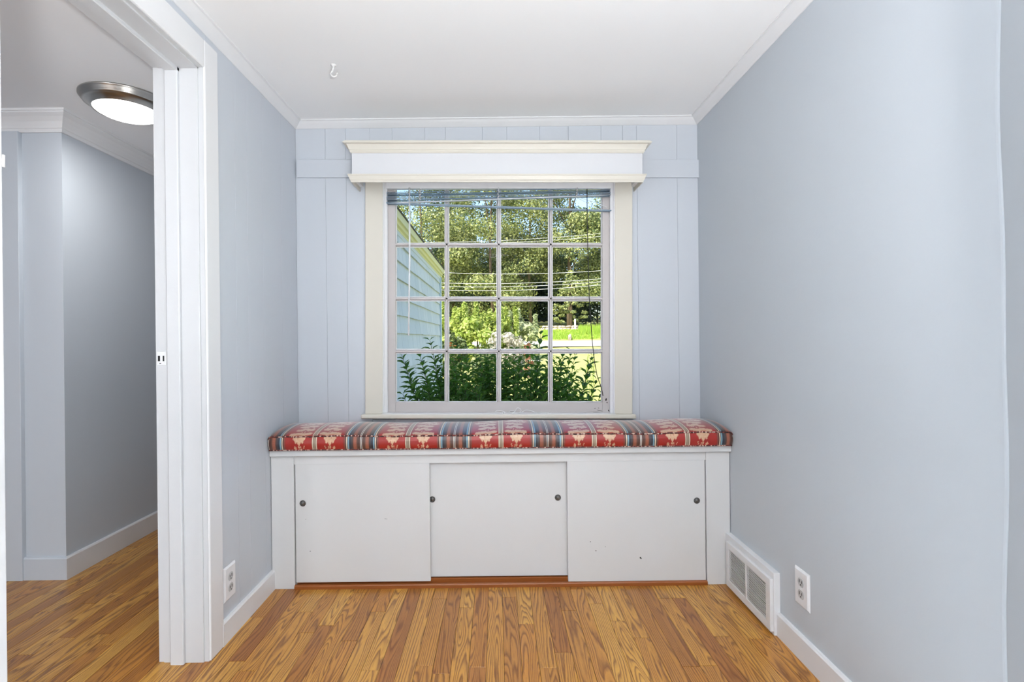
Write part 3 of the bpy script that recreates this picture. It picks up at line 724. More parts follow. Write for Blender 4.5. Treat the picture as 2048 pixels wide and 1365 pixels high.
obj('piping', tube(new_bm(), pts, 0.0030, 6), 'piping', cu, True)
for xx in (X0 + 0.003, X1 - 0.003):
    pts = []
    for i in range(41):
        u = i / 40; k_ = int(u * 96); y, z, v = prof2[28 + k_]
        pts.append((xx, y, ZB + (z - ZB) * 0.82 + 0.001))
    obj('piping', tube(new_bm(), pts, 0.0032, 6), 'piping', cu, True)

# ------------------------------------------------------------------ wall outlets
def outlet(name, X, yc, zc_, out, label):
    r = thing(name, (X, yc, zc_ - 0.0605), label, 'outlet')
    bm = new_bm(); hw, hh_, t_ = 0.0385, 0.0605, 0.0065; i_ = 0.006
    loft(bm, [[(X, yc - hw, zc_ - hh_), (X, yc + hw, zc_ - hh_), (X, yc + hw, zc_ + hh_), (X, yc - hw, zc_ + hh_)],
              [(X + out * 0.002, yc - hw, zc_ - hh_), (X + out * 0.002, yc + hw, zc_ - hh_), (X + out * 0.002, yc + hw, zc_ + hh_), (X + out * 0.002, yc - hw, zc_ + hh_)],
              [(X + out * t_, yc - hw + i_, zc_ - hh_ + i_), (X + out * t_, yc + hw - i_, zc_ - hh_ + i_), (X + out * t_, yc + hw - i_, zc_ + hh_ - i_), (X + out * t_, yc - hw + i_, zc_ + hh_ - i_)]])
    obj('plate', bm, 'plastic_white', r)
    for s_ in (1, -1):
        cz = zc_ + s_ * 0.0195; bm = new_bm(); rings = []
        for dx, k_ in ((t_ - 0.001, 1.0), (t_ + 0.0012, 0.97)):
            ring = []
            for q_ in range(24):
                a = 2 * math.pi * q_ / 24; ring.append((X + out * dx, yc + 0.0165 * k_ * math.cos(a), cz + max(-0.0135, min(0.0135, 0.0165 * k_ * math.sin(a)))))
            rings.append(ring)
        loft(bm, rings); rc_ = obj('receptacle', bm, 'socket_grey', r)
        fx = X + out * (t_ + 0.0012)
        for dy, hgt in ((-0.0063, 0.0042), (0.0063, 0.005)): obj('slot', B(min(fx - out * .001, fx + out * .0006), max(fx - out * .001, fx + out * .0006), yc + dy - 0.0012, yc + dy + 0.0012, cz + 0.003 - hgt, cz + 0.003 + hgt), 'slot_black', rc_)
        obj('ground_hole', lathe(new_bm(), [(0.0024, -0.001), (0.0024, 0.0006)] if out > 0 else [(0.0024, 0.001), (0.0024, -0.0006)], (fx, yc, cz - 0.0075), 10, 'X'), 'slot_black', rc_)
    obj('screw', lathe(new_bm(), [(0.003, 0.0), (0.0022, out * 0.0012)], (X + out * t_, yc, zc_), 12, 'X'), 'plastic_white', r)
outlet('wall_outlet', XL, 1.8145, 0.198, 1, 'white duplex outlet on the boarded wall beside the doorway casing')
outlet('wall_outlet', XR, 1.6475, 0.2335, -1, 'white duplex outlet on the plaster wall near the air vent')

# ------------------------------------------------------------------ air vent in the right baseboard
struct('trim_7', B(XR - 0.022, XR + 0.001, 1.782, BY + 0.002, 0.0, 0.221, 0.002), 'trim_white', 'tall white backing board around the air vent', 'board')
VXf = XR - 0.022
ve = thing('air_vent', (VXf, 1.945, 0.012), 'white louvered air return vent low on the right wall', 'vent')
y0, y1, z0, z1 = 1.786, 2.128, 0.012, 0.198
xo = VXf - 0.012
def vplate(a, b, c, d, name): return obj(name, B(xo, VXf + 0.001, a, b, c, d, 0.002), 'trim_white', ve)
vplate(y0, y1, z1 - 0.026, z1, 'frame_top'); vplate(y0, y1, z0, z0 + 0.030, 'frame_bottom')
vplate(y0, y0 + 0.030, z0 + 0.028, z1 - 0.024, 'frame_side'); vplate(y1 - 0.026, y1, z0 + 0.028, z1 - 0.024, 'frame_side')
ym = (y0 + y1) / 2 + 0.004; vplate(ym - 0.006, ym + 0.006, z0 + 0.028, z1 - 0.024, 'frame_mullion')
obj('backing', B(VXf - 0.002, VXf + 0.0005, y0 + 0.01, y1 - 0.01, z0 + 0.01, z1 - 0.01), 'vent_dark', ve)  # dark sheet standing in for the shade between the louvers
for (a, b) in ((y0 + 0.029, ym - 0.005), (ym + 0.005, y1 - 0.025)):
    first = None; NSL = 20
    for i in range(NSL):
        zz = z0 + 0.033 + (z1 - z0 - 0.062) * i / (NSL - 1)
        bm = new_bm(); dz = 0.0012 * (rnd.random() - 0.5) * (3 if i in (1, 8, 9) else 1)
        loft(bm, [[(xo + 0.0015, y, zz - 0.0015 + dz * k_), (xo + 0.0025, y, zz - 0.0015 + dz * k_), (xo + 0.007, y, zz - 0.0028 + dz * k_), (xo + 0.007, y, zz - 0.0020 + dz * k_), (xo + 0.0025, y, zz + 0.0013 + dz * k_), (xo + 0.0015, y, zz + 0.0013 + dz * k_)] for y, k_ in ((a, 1), (b, -1))])
        obj('louver', bm, 'trim_white', ve)
for yy, zz in ((y0 + 0.010, (z0 + z1) / 2), (y1 - 0.010, (z0 + z1) / 2)): obj('screw', lathe(new_bm(), [(0.0032, 0.0), (0.002, -0.0015)], (xo, yy, zz), 10, 'X'), 'trim_white', ve)

# ------------------------------------------------------------------ ceiling hook
hx, hyy = -0.619, 1.950
hk = thing('ceiling_hook', (hx, hyy, CEIL - 0.05), 'small white swag hook screwed into the alcove ceiling', 'hook')
obj('base_cap', lathe(new_bm(), [(0.011, 0.0), (0.011, -0.002), (0.006, -0.005), (0.003, -0.010)], (hx, hyy, CEIL), 16), 'hook_white', hk, True)
pts = [(hx, hyy, CEIL - 0.008), (hx - 0.002, hyy, CEIL - 0.016)]
for i in range(15):
    a = math.radians(120 + i * 18.5); pts.append((hx + 0.012 * math.cos(a) * 1.0 + 0.002, hyy + 0.002 * math.sin(a), CEIL - 0.034 + 0.013 * math.sin(a)))
obj('hook', tube(new_bm(), pts, [0.0034] * (len(pts) - 3) + [0.003, 0.0026, 0.0018], 8), 'hook_white', hk, True)

# ------------------------------------------------------------------ hall light
lx, ly = -1.560, 2.150
lp = thing('ceiling_light', (lx, ly, HCEIL - 0.09), 'round brushed nickel flush light with glowing frosted glass bowl', 'light')
obj('rim', lathe(new_bm(), [(0.160, 0.0), (0.168, -0.003), (0.168, -0.009), (0.160, -0.012), (0.162, -0.018), (0.153, -0.021), (0.155, -0.027), (0.147, -0.030), (0.134, -0.038), (0.127, -0.049), (0.125, -0.051), (0.120, -0.049), (0.119, -0.03), (0.118, -0.01)], (lx, ly, HCEIL), 64, 'Z', False), 'nickel', lp, True)
obj('glass_bowl', lathe(new_bm(), [(0.121, -0.046), (0.115, -0.053), (0.098, -0.062), (0.070, -0.069), (0.035, -0.073), (0.002, -0.074)], (lx, ly, HCEIL), 48), 'lamp_glass', lp, True)

# added unseen flush lamp that fills the near room, bounce rug below it
lx, ly = 0.0, -0.90
l2 = thing('ceiling_light', (lx, ly, CEIL - 0.09), 'added unseen flush fill light on the near ceiling', 'light')
obj('rim', lathe(new_bm(), [(0.200, 0.0), (0.206, -0.004), (0.206, -0.009), (0.198, -0.02), (0.178, -0.040), (0.170, -0.052), (0.160, -0.03), (0.158, -0.01)], (lx, ly, CEIL), 48, 'Z', False), 'nickel', l2, True)
obj('glass_bowl', lathe(new_bm(), [(0.164, -0.048), (0.155, -0.060), (0.130, -0.072), (0.09, -0.082), (0.045, -0.088), (0.002, -0.089)], (lx, ly, CEIL), 48), 'lamp_glass', l2, True)
ld = bpy.data.lights.new('lamp_light', 'AREA'); lo = bpy.data.objects.new('lamp_light', ld); col.objects.link(lo); ld.shape = 'DISK'; ld.size = 0.30; ld.energy = 11; ld.color = (1, 0.98, 0.95)
lo.parent = l2; lo.location = (0, 0, -0.004)
ld = bpy.data.lights.new('lamp_light', 'AREA'); lo = bpy.data.objects.new('lamp_light', ld); col.objects.link(lo); ld.shape = 'DISK'; ld.size = 0.22; ld.energy = 4.5; ld.color = (1, 0.98, 0.95)
lo.parent = lp; lo.location = (0, 0, -0.004)
# added unseen uplight on a stand, put in to brighten the ceiling
tx, ty = 0.45, -0.80
tb = thing('fill_lamp_stand', (tx, ty, 0.014), 'added unseen round white stand under the fill lamp', 'table')
obj('table_top', lathe(new_bm(), [(0.2, 0.0), (0.22, 0.006), (0.22, 0.02), (0.2, 0.026)], (tx, ty, 0.50), 40), 'trim_white', tb, True)
obj('pedestal', lathe(new_bm(), [(0.16, 0.0), (0.16, 0.015), (0.05, 0.03), (0.025, 0.08), (0.022, 0.45), (0.06, 0.487)], (tx, ty, 0.0145), 28), 'trim_white', tb, True)
tl = thing('fill_lamp', (tx, ty, 0.526), 'added unseen nickel fill lamp with upturned bowl shade', 'lamp')
obj('base', lathe(new_bm(), [(0.07, 0.0), (0.07, 0.01), (0.02, 0.02), (0.012, 0.05)], (tx, ty, 0.526), 28), 'nickel', tl, True)
obj('stem', lathe(new_bm(), [(0.010, 0.04), (0.010, 0.19)], (tx, ty, 0.526), 14), 'nickel', tl, True)
obj('bowl_shade', lathe(new_bm(), [(0.012, 0.185), (0.08, 0.20), (0.14, 0.235), (0.175, 0.275), (0.172, 0.277), (0.135, 0.242), (0.075, 0.208), (0.012, 0.195)], (tx, ty, 0.526), 40, 'Z', False), 'trim_white', tl, True)
ld = bpy.data.lights.new('fill_uplight', 'AREA'); lo = bpy.data.objects.new('fill_uplight', ld); col.objects.link(lo); ld.shape = 'DISK'; ld.size = 0.28; ld.energy = 122; ld.color = (1, 0.985, 0.97)
lo.parent = tl; lo.location = (0, 0, 0.278); lo.rotation_euler = (math.pi, 0, 0)
bm = B(XL + 0.15, XR - 0.12, -2.9, 1.22, 0.0005, 0.014, 0.004)  # added out of view, pale so it bounces light upward
tag(obj('bounce_rug', bm, 'bounce_pale'), 'added unseen pale rug bouncing light up to the ceiling', 'rug')

# ================================================================== outdoors
GZ = -0.5
def gz(x, y):
    P_ = [(0, GZ), (10, -0.48), (12, -0.40), (26, 0.54), (26.5, 0.57), (32, 0.84), (33, 0.90), (38, 1.70), (44, 2.0), (80, 4.5)]
    for (a, b), (c, d) in zip(P_, P_[1:]):
        if a <= y <= c: return b + (d - b) * (y - a) / (c - a)
    return P_[0][1] if y < 0 else P_[-1][1]
bm = new_bm(); rows = []
ysg = [2.6 + 0.4 * i for i in range(24)] + [12.2 + i * 0.7 for i in range(48)] + [46 + i * 3 for i in range(12)]
for y in ysg:
    rows.append([bm.verts.new((xx, y, gz(xx, y) + 0.03 * math.sin(xx * 0.9 + y * 0.6))) for xx in [-30 + 60 * i / 60 for i in range(61)]])
for a, b in zip(rows, rows[1:]):
    for i in range(60): bm.faces.new((a[i], a[i + 1], b[i + 1], b[i]))
gl_ = struct('ground', bm, 'lawn', 'sunlit yellow green lawn rising toward the road', 'lawn', smooth=True)
bm = new_bm(); rows = []
for y in (26.4, 28, 30, 31.8): rows.append([bm.verts.new((xx, y, gz(xx, y) + 0.06)) for xx in [-30 + 60 * i / 20 for i in range(21)]])
for a, b in zip(rows, rows[1:]):
    for i in range(20): bm.faces.new((a[i], a[i + 1], b[i + 1], b[i]))
struct('road', bm, 'asphalt', 'pale sunlit road crossing beyond the lawn', 'road')
# house roof above the rooms
bm = new_bm(); loft(bm, [[(xx, -4.0, 2.42), (xx, 2.80, 2.42), (xx, 2.80, 2.54), (xx, -0.6, 4.9), (xx, -4.0, 2.54)] for xx in (-1.0, 4.5)])
struct('roof', bm, 'roofing', 'dark gable roof over the room with the window seat', 'roof')
# wing of the house with blue shingles
XW, YW = -1.085, 9.75
wg = struct('wall_wing', B(XW - 0.03, XW - 0.012, 2.595, YW, -0.6, 2.30), 'shingle_blue', 'weathered blue shingled side wall of the house wing outside', 'wall')
shm = {}
def shingle_mesh(wd):
    k_ = round(wd, 2)
    if k_ not in shm:
        bm = new_bm(); h_ = 0.206
        loft(bm, [[(-0.011, y, h_), (-0.007, y, h_), (0.017, y, 0.0), (-0.008, y, 0.004)] for y in (-k_ / 2 + 0.003, k_ / 2 - 0.003)])
        me = bpy.data.meshes.new('shingle'); bmesh.ops.recalc_face_normals(bm, faces=bm.faces[:]); bm.to_mesh(me); bm.free(); me.materials.append(MATS['shingle_blue']); shm[k_] = me
    return shm[k_], k_
ztop = atY(877, 553, 9.6)[1]
zz = ztop - 0.13
ci = 0
while zz > -0.25:
    y = 2.62 + rnd.random() * 0.2
    while y < YW - 0.14:
        wd = rnd.choice((0.22, 0.28, 0.34, 0.40, 0.46))
        me, k_ = shingle_mesh(min(wd, YW - 0.1 - y) if YW - 0.1 - y < wd else wd)
        link(bpy.data.objects.new('shingle', me), wg, (XW - 0.002, y + k_ / 2, zz + rnd.uniform(-0.003, 0.003)))
        y += k_
    zz -= 0.2; ci += 1
obj('corner_board', B(XW - 0.02, XW + 0.028, YW - 0.09, YW + 0.02, -0.6, ztop), 'corner_board', wg)
obj('frieze_board', B(XW - 0.02, XW + 0.012, 2.62, YW, ztop - 0.05, ztop + 0.02), 'shingle_blue', wg)
fz = [(0, 0.0), (0.016, 0.0), (0.020, 0.018), (0.044, 0.030), (0.048, 0.052), (0.054, 0.060), (0.074, 0.066), (0.080, 0.14), (0.0, 0.15)]
bm = new_bm(); loft(bm, [[(XW + a, y, ztop + b) for a, b in fz] for y in (2.62, YW + 0.06)])
obj('eave_moulding', bm, 'fascia', wg)
bm = new_bm(); loft(bm, [[(XW + 0.09, y, ztop + 0.142), (XW + 0.09, y, ztop + 0.16), (-3.4, y, 3.75), (-6.0, y, ztop + 0.16), (-6.0, y, ztop + 0.142)] for y in (2.62, YW + 0.08)])
struct('roof_wing', bm, 'roofing', 'dark roof of the shingled house wing', 'roof')
struct('wall_wing_end', B(-5.9, XW - 0.03, YW - 0.1, YW, -0.6, ztop), 'shingle_blue', 'end wall of the house wing', 'wall')

# shrub in front of the window --------------------------------------------------
sh = thing('leafy_shrub', (0.05, 3.55, GZ), 'dark green leafy shrub growing right outside the window', 'shrub')
def leaf_verts(p, d, up, L, wd, fold=0.25):
    d = d.normalized(); s_ = d.cross(up).normalized(); nn = s_.cross(d).normalized()
    tip = p + d * L - nn * L * 0.18; mid = p + d * L * 0.45 + nn * L * 0.02
    return [p, mid + s_ * wd * 0.5 + nn * wd * fold, mid + d * L * 0.28 + s_ * wd * 0.3 + nn * wd * fold * 0.5 - nn * L * 0.05, tip, mid + d * L * 0.28 - s_ * wd * 0.3 + nn * wd * fold * 0.5 - nn * L * 0.05, mid - s_ * wd * 0.5 + nn * wd * fold, mid]
def leaf_faces(bm, vsx):
    v = [bm.verts.new(q_) for q_ in vsx]
    for f in ((0, 1, 6), (1, 2, 6), (2, 3, 6), (3, 4, 6), (4, 5, 6), (5, 0, 6)): bm.faces.new([v[i] for i in f])
tips = [(860, 682, 3.25), (803, 710, 3.05), (838, 706, 3.5), (880, 718, 3.3), (912, 690, 3.2), (930, 700, 3.6), (950, 698, 3.4), (975, 702, 3.5), (990, 696, 3.3), (1012, 706, 3.7), (1040, 700, 3.5), (1082, 660, 3.15),
        (1056, 690, 3.4), (1100, 706, 3.6), (1126, 706, 3.3), (1142, 704, 3.5), (1150, 712, 3.4), (1184, 712, 3.2), (1178, 730, 3.4), (1193, 760, 3.2), (1186, 778, 3.3), (1202, 788, 3.05), (822, 770, 3.0), (806, 790, 2.95), (812, 740, 3.1), (1066, 712, 3.8), (1020, 714, 3.9), (900, 716, 3.8), (870, 740, 3.6)]
r_ = random.Random(5)
for k_ in range(110):
    px = r_.uniform(842, 1165); e = 1 - abs((px - 1000) / 180.0) ** 2
    tips.append((px, r_.uniform(700, 780) + 40 * (1 - e), r_.uniform(3.15, 4.0)))
for k_ in range(70): tips.append((r_.uniform(830, 1150), r_.uniform(765, 900), r_.uniform(2.95, 3.5)))
singles = []; jm = new_bm(); stems = new_bm(); allleaf = []
for ti, (px, py, Y) in enumerate(tips):
    X, Z = atY(px, py, Y); tip = Vector((X, Y, Z)); b0 = Vector((0.05 + (X - 0.05) * 0.25 + r_.uniform(-.06, .06), 3.5 + (Y - 3.5) * 0.4, GZ))
    mid = Vector((X * 0.62 + b0.x * 0.38, (Y + b0.y) / 2, GZ + (Z - GZ) * 0.55))
    curve = []
    for i in range(13):
        u = i / 12; curve.append(b0 * (1 - u) ** 2 + mid * 2 * u * (1 - u) + tip * u * u)
    tube(stems, curve, [0.006 - 0.0045 * i / 12 for i in range(13)], 5)
    Ltot = sum((a - b).length for a, b in zip(curve, curve[1:])); sp_ = 0.036; nl = int(min(Ltot * 0.72, 0.95) / sp_)
    for i in range(nl):
        s_ = 1 - i * sp_ / Ltot; u = s_; p_ = b0 * (1 - u) ** 2 + mid * 2 * u * (1 - u) + tip * u * u
        tg = ((mid - b0) * 2 * (1 - u) + (tip - mid) * 2 * u).normalized()
        side = tg.cross(Vector((0, 1, 0.2))).normalized(); oth = tg.cross(side)
        phi = (i % 2) * 1.2 + r_.uniform(-.4, .4)
        for sg in (1, -1):
            dv = (side * math.cos(phi) + oth * math.sin(phi)) * sg
            dirn = (dv * 0.85 + tg * 0.62 + Vector((0, 0, 0.06))).normalized()
            L = (0.046 + 0.030 * min(1, i / 5)) * r_.uniform(0.8, 1.2)
            allleaf.append((py + i * 3 + (Y - 3) * 60, leaf_verts(p_, dirn, tg, L, L * 0.44)))
allleaf.sort(key=lambda q_: q_[0])
for i, (kx, lv) in enumerate(allleaf):
    if i < 290:
        bm = new_bm(); leaf_faces(bm, lv); obj('leaf', bm, 'leaf_shrub', sh)
    else: leaf_faces(jm, lv)
jo = obj('leaves', jm, 'leaf_shrub', sh); jo['kind'] = 'stuff'
obj('stems', stems, 'stem_green', sh, True)['kind'] = 'stuff'

# trees and bushes --------------------------------------------------------------
def crown_mesh(name, clusters, nleaf, size, seed, mat, flat=0.6):
    rr = random.Random(seed); vsx = []; fcs = []
    for (cx, cy, cz, rx, rz) in clusters:
        for k_ in range(int(nleaf * (rx * rx * 0.4 + 0.3))):
            # points mostly near the surface of the clump
            a = rr.uniform(0, 2 * math.pi); h_ = rr.uniform(-1, 1); q_ = math.sqrt(1 - h_ * h_); R = rr.random() ** 0.35
            R *= 1 + 0.10 * math.sin(5 * a + cx) + rr.uniform(-.08, .08)
            c = Vector((cx + rx * R * q_ * math.cos(a), cy + rx * R * q_ * math.sin(a), cz + rz * R * h_))
            nrm = Vector((q_ * math.cos(a) + rr.uniform(-.8, .8), q_ * math.sin(a) + rr.uniform(-.8, .8), h_ + rr.uniform(-.4, 1.0))).normalized()
            u = nrm.cross(Vector((rr.uniform(-1, 1), rr.uniform(-1, 1), rr.uniform(-1, 1)))).normalized(); v = nrm.cross(u); s_ = size * rr.uniform(0.6, 1.3)
            b_ = len(vsx); vsx += [c - u * s_, c + v * s_ * 0.55, c + u * s_, c - v * s_ * 0.55]; fcs.append((b_, b_ + 1, b_ + 2, b_ + 3))
    me = bpy.data.meshes.new(name); me.from_pydata(vsx, [], fcs); me.materials.append(MATS[mat]); return me
def make_tree(name, base, H, R, seed, mat, label, nclump=26, nleaf=420, size=0.13, bark='bark', lean=0.0, low=0.22, group='trees across the road', trunk_r=0.22):
    rr = random.Random(seed); cl = []
    for k_ in range(nclump):
        h_ = rr.uniform(low, 1.0); prof_ = math.sin(math.pi * min(1, (h_ - low) / (1 - low) * 0.82 + 0.16)) ** 0.7
        a = rr.uniform(0, 2 * math.pi); d_ = R * prof_ * rr.uniform(0.35, 1.0); rx = R * rr.uniform(0.24, 0.40)
        cl.append((d_ * math.cos(a) + lean * h_ * H, d_ * math.sin(a), h_ * H - rx * 0.5, rx, rx * rr.uniform(0.55, 0.8)))
    root = thing(name, base, label, 'tree', group)
    me = crown_mesh('foliage', cl, nleaf, size, seed, mat)
    o_ = link(bpy.data.objects.new('foliage', me), root, base); o_['kind'] = 'stuff'
    bm = new_bm(); b = Vector(base)
    pts = [b + Vector((lean * H * u * 0.8 + 0.12 * math.sin(u * 5 + seed), 0.1 * math.cos(u * 4 + seed), H * u * 0.85 - 0.2 * (u == 0))) for u in [i / 8 for i in range(9)]]
    tube(bm, pts, [trunk_r * (1 - 0.085 * i) for i in range(9)], 8)
    obj('trunk', bm, bark, root, True)
    for k_ in range(6):
        c_ = cl[(k_ * 4) % len(cl)]; u = min(0.8, max(0.25, c_[2] / H - 0.12)); st_ = pts[int(u * 8)]
        en = b + Vector((c_[0], c_[1], c_[2])); bm = new_bm(); tube(bm, [st_, (st_ + en) / 2 + Vector((0, 0, 0.3)), en], [trunk_r * 0.35, trunk_r * 0.25, trunk_r * 0.1], 6); obj('branch', bm, bark, root, True)
    return root
TR = [(905, 46, 15, 4.6, 'leaf_tree_b', 'tall broad green tree behind the yellow green hedge bushes'),
      (985, 42, 14, 4.6, 'leaf_tree_a', 'tall sunlit tree behind the white flowering bush'),
      (1062, 47, 16, 4.4, 'leaf_tree_a', 'tall sunlit tree rising behind the stone wall left end'),
      (1140, 43, 15, 4.6, 'leaf_tree_a', 'tall bright tree behind the stone wall and pale post'),
      (1215, 45, 16, 4.8, 'leaf_tree_b', 'tall tree behind the bank of long grass'),
      (845, 43, 16, 4.6, 'leaf_tree_a', 'tall tree rising above the shingled wing eave'),
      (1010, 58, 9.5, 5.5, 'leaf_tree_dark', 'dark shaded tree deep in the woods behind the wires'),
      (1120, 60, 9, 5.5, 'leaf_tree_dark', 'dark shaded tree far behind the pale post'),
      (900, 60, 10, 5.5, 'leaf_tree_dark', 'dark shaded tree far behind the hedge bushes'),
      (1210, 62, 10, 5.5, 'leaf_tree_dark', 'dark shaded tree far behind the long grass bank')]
for i, (px, Y, H, R, mt, lb) in enumerate(TR):
    X = (px - VX) * Y / F; dk = mt == 'leaf_tree_dark'
    make_tree('tree', (X, Y, gz(X, Y)), H, R, 20 + i, mt, lb, nclump=40 if not dk else 26, nleaf=520 if not dk else 200, size=0.105 if not dk else 0.26, low=0.16 if not dk else 0.02, bark='bark_pale' if i == 2 else 'bark', trunk_r=0.17)
for i, (X, Y, src) in enumerate(((14.5, 46, 3), (19.5, 43, 1), (24.5, 47, 2), (29.0, 44, 4), (17.0, 60, 7), (25.0, 62, 8))):
    so = [o_ for o_ in col.objects if o_.name.split('.')[0] == 'tree'][src]
    r_t = thing('tree', (X, Y, gz(X, Y)), 'leafy tree in the woods further along the road', 'tree', 'trees beyond the window view')
    for ch in list(so.children):
        c_ = ch.copy(); col.objects.link(c_); c_.parent = r_t
    r_t.rotation_euler = (0, 0, 1.3 + i)
# low woodland undergrowth behind the wall closes the view below the crowns
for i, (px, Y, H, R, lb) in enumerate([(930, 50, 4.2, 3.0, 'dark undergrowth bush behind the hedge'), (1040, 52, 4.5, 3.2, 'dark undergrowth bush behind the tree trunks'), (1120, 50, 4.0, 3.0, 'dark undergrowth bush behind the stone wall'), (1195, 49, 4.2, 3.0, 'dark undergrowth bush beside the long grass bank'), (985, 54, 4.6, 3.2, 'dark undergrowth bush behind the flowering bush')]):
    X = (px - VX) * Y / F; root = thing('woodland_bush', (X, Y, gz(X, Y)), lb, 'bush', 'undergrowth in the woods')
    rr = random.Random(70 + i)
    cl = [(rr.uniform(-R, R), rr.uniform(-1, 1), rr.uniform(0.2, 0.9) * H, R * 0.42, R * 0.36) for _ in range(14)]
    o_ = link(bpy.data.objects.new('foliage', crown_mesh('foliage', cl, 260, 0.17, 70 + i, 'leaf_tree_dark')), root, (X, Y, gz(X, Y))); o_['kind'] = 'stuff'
    bm = new_bm(); tube(bm, [(X, Y, gz(X, Y) - .1), (X + .1, Y, gz(X, Y) + H * .6)], [0.1, 0.04], 6); obj('trunk', bm, 'bark', root)
# conifer with drooping sprays
Xc = (1142 - VX) * 40 / F; zc0 = gz(Xc, 40.0)
cf = thing('hemlock_tree', (Xc, 40.0, zc0), 'young hemlock with drooping pale sprays above the pale post', 'tree')
rr = random.Random(3); cl = []
for k_ in range(70):
    u = rr.random(); cl.append((rr.uniform(-1, 1) * 1.9 * (1 - u), rr.uniform(-1, 0.6) * 1.4 * (1 - u), 0.6 + u * 4.2 - rr.random() * 0.5, 0.26, 0.14))
o_ = link(bpy.data.objects.new('foliage', crown_mesh('foliage', cl, 260, 0.085, 3, 'leaf_tree_a')), cf, (Xc, 40.0, zc0)); o_['kind'] = 'stuff'
obj('trunk', tube(new_bm(), [(Xc, 40, zc0 - .2), (Xc + .05, 40, zc0 + 2.5), (Xc, 40, zc0 + 5.0)], [0.12, 0.08, 0.02], 8), 'bark', cf, True)
# near bushes
def bush(name, px, Y, ztop_px, R, mat, label, seed, nleaf=420, size=0.085, spires=12, n=20, cat='bush'):
    X = (px - VX) * Y / F; z0_ = gz(X, Y); top = CAMH - (ztop_px - VY) * Y / F; H = top - z0_
    root = thing(name, (X, Y, z0_), label, cat); rr = random.Random(seed); cl = []
    for k_ in range(n):
        u = rr.random(); cl.append((rr.uniform(-1, 1) * R * (1 - 0.35 * u), rr.uniform(-0.7, 0.7) * R, 0.15 * H + u * 0.6 * H, R * 0.34, R * 0.32))
    for k_ in range(spires):
        xx = rr.uniform(-1, 1) * R; hh_ = H * rr.uniform(0.75, 1.0)
        for q_ in range(4): cl.append((xx + rr.uniform(-.04, .04), rr.uniform(-.3, .3) * R, hh_ - q_ * 0.12 * H * 0.8, 0.07, 0.16))
    o_ = link(bpy.data.objects.new('foliage', crown_mesh('foliage', cl, nleaf, size, seed, mat)), root, (X, Y, z0_)); o_['kind'] = 'stuff'
    bm = new_bm(); tube(bm, [(X, Y, z0_ - .1), (X, Y, z0_ + H * 0.5)], [0.05, 0.02], 6); obj('stem', bm, 'bark', root)
    return root
bush('hedge_bush', 912, 19, 606, 0.80, 'leaf_bush', 'yellow green upright bush beside the shingled corner', 41)
bush('hedge_bush', 955, 18.5, 612, 0.86, 'leaf_bush', 'yellow green bush with upright shoots left of the white flowers', 42)
bush('hedge_bush', 1000, 20, 618, 0.78, 'leaf_bush', 'yellow green bush rising behind the white flowers', 43)
bush('pale_bush', 1036, 21, 622, 0.75, 'leaf_pale', 'pale silvery green bush right of the hedge bushes', 44, spires=4)
bush('flowering_bush', 1010, 16.5, 642, 0.60, 'petal_white', 'low bush covered with white blossom', 45, nleaf=300, size=0.055, spires=0)
bush('flowering_bush', 1042, 17.2, 664, 0.42, 'leaf_pale', 'pale blossoming bush beside the white one', 46, nleaf=800, size=0.055, spires=0)
bush('red_bush', 1056, 15.8, 662, 0.17, 'leaf_red', 'small reddish leaved bush by the white blossom', 47, nleaf=260, size=0.05, spires=0)
bush('hedge_bush', 900, 15, 668, 0.5, 'leaf_tree_b', 'mid green bush at the foot of the shingled corner', 48, size=0.06)
bush('green_bush', 975, 14.5, 690, 0.55, 'leaf_tree_b', 'low green bush in front of the white blossom', 49, size=0.06, spires=0)
# orange daylilies at the corner
Xo, Zo = atY(904, 691, 12.5); zg = gz(Xo, 12.5)
dl = thing('daylily', (Xo, 12.5, zg), 'clump of orange daylilies by the shingled corner', 'flower')
rr = random.Random(4); lm = new_bm()
for k_ in range(60):
    a = rr.uniform(0, 6.28); leaf_faces(lm, leaf_verts(Vector((Xo, 12.5, zg)), Vector((0.35 * math.cos(a), 0.35 * math.sin(a), 1)), Vector((math.cos(a + 1), math.sin(a + 1), 0)), rr.uniform(0.4, 0.9), 0.03))
obj('leaves', lm, 'leaf_tree_b', dl)['kind'] = 'stuff'
for k_ in range(6):
    xx, yy, zz = Xo + rr.uniform(-.12, .12), 12.5 + rr.uniform(-.12, .12), Zo + rr.uniform(-.05, .04)
    fb = obj('stalk', tube(new_bm(), [(Xo, 12.5, zg), ((Xo + xx) / 2, (12.5 + yy) / 2, (zg + zz) / 2 + .05), (xx, yy, zz)], 0.005, 5), 'stem_green', dl)
    bm = new_bm()
    for q_ in range(6):
        a = q_ * math.pi / 3; leaf_faces(bm, leaf_verts(Vector((xx, yy, zz)), Vector((math.cos(a), math.sin(a), 0.8)), Vector((-math.cos(a), -math.sin(a), 1)), 0.075, 0.035))
    obj('blossom', bm, 'orange_clay', fb)
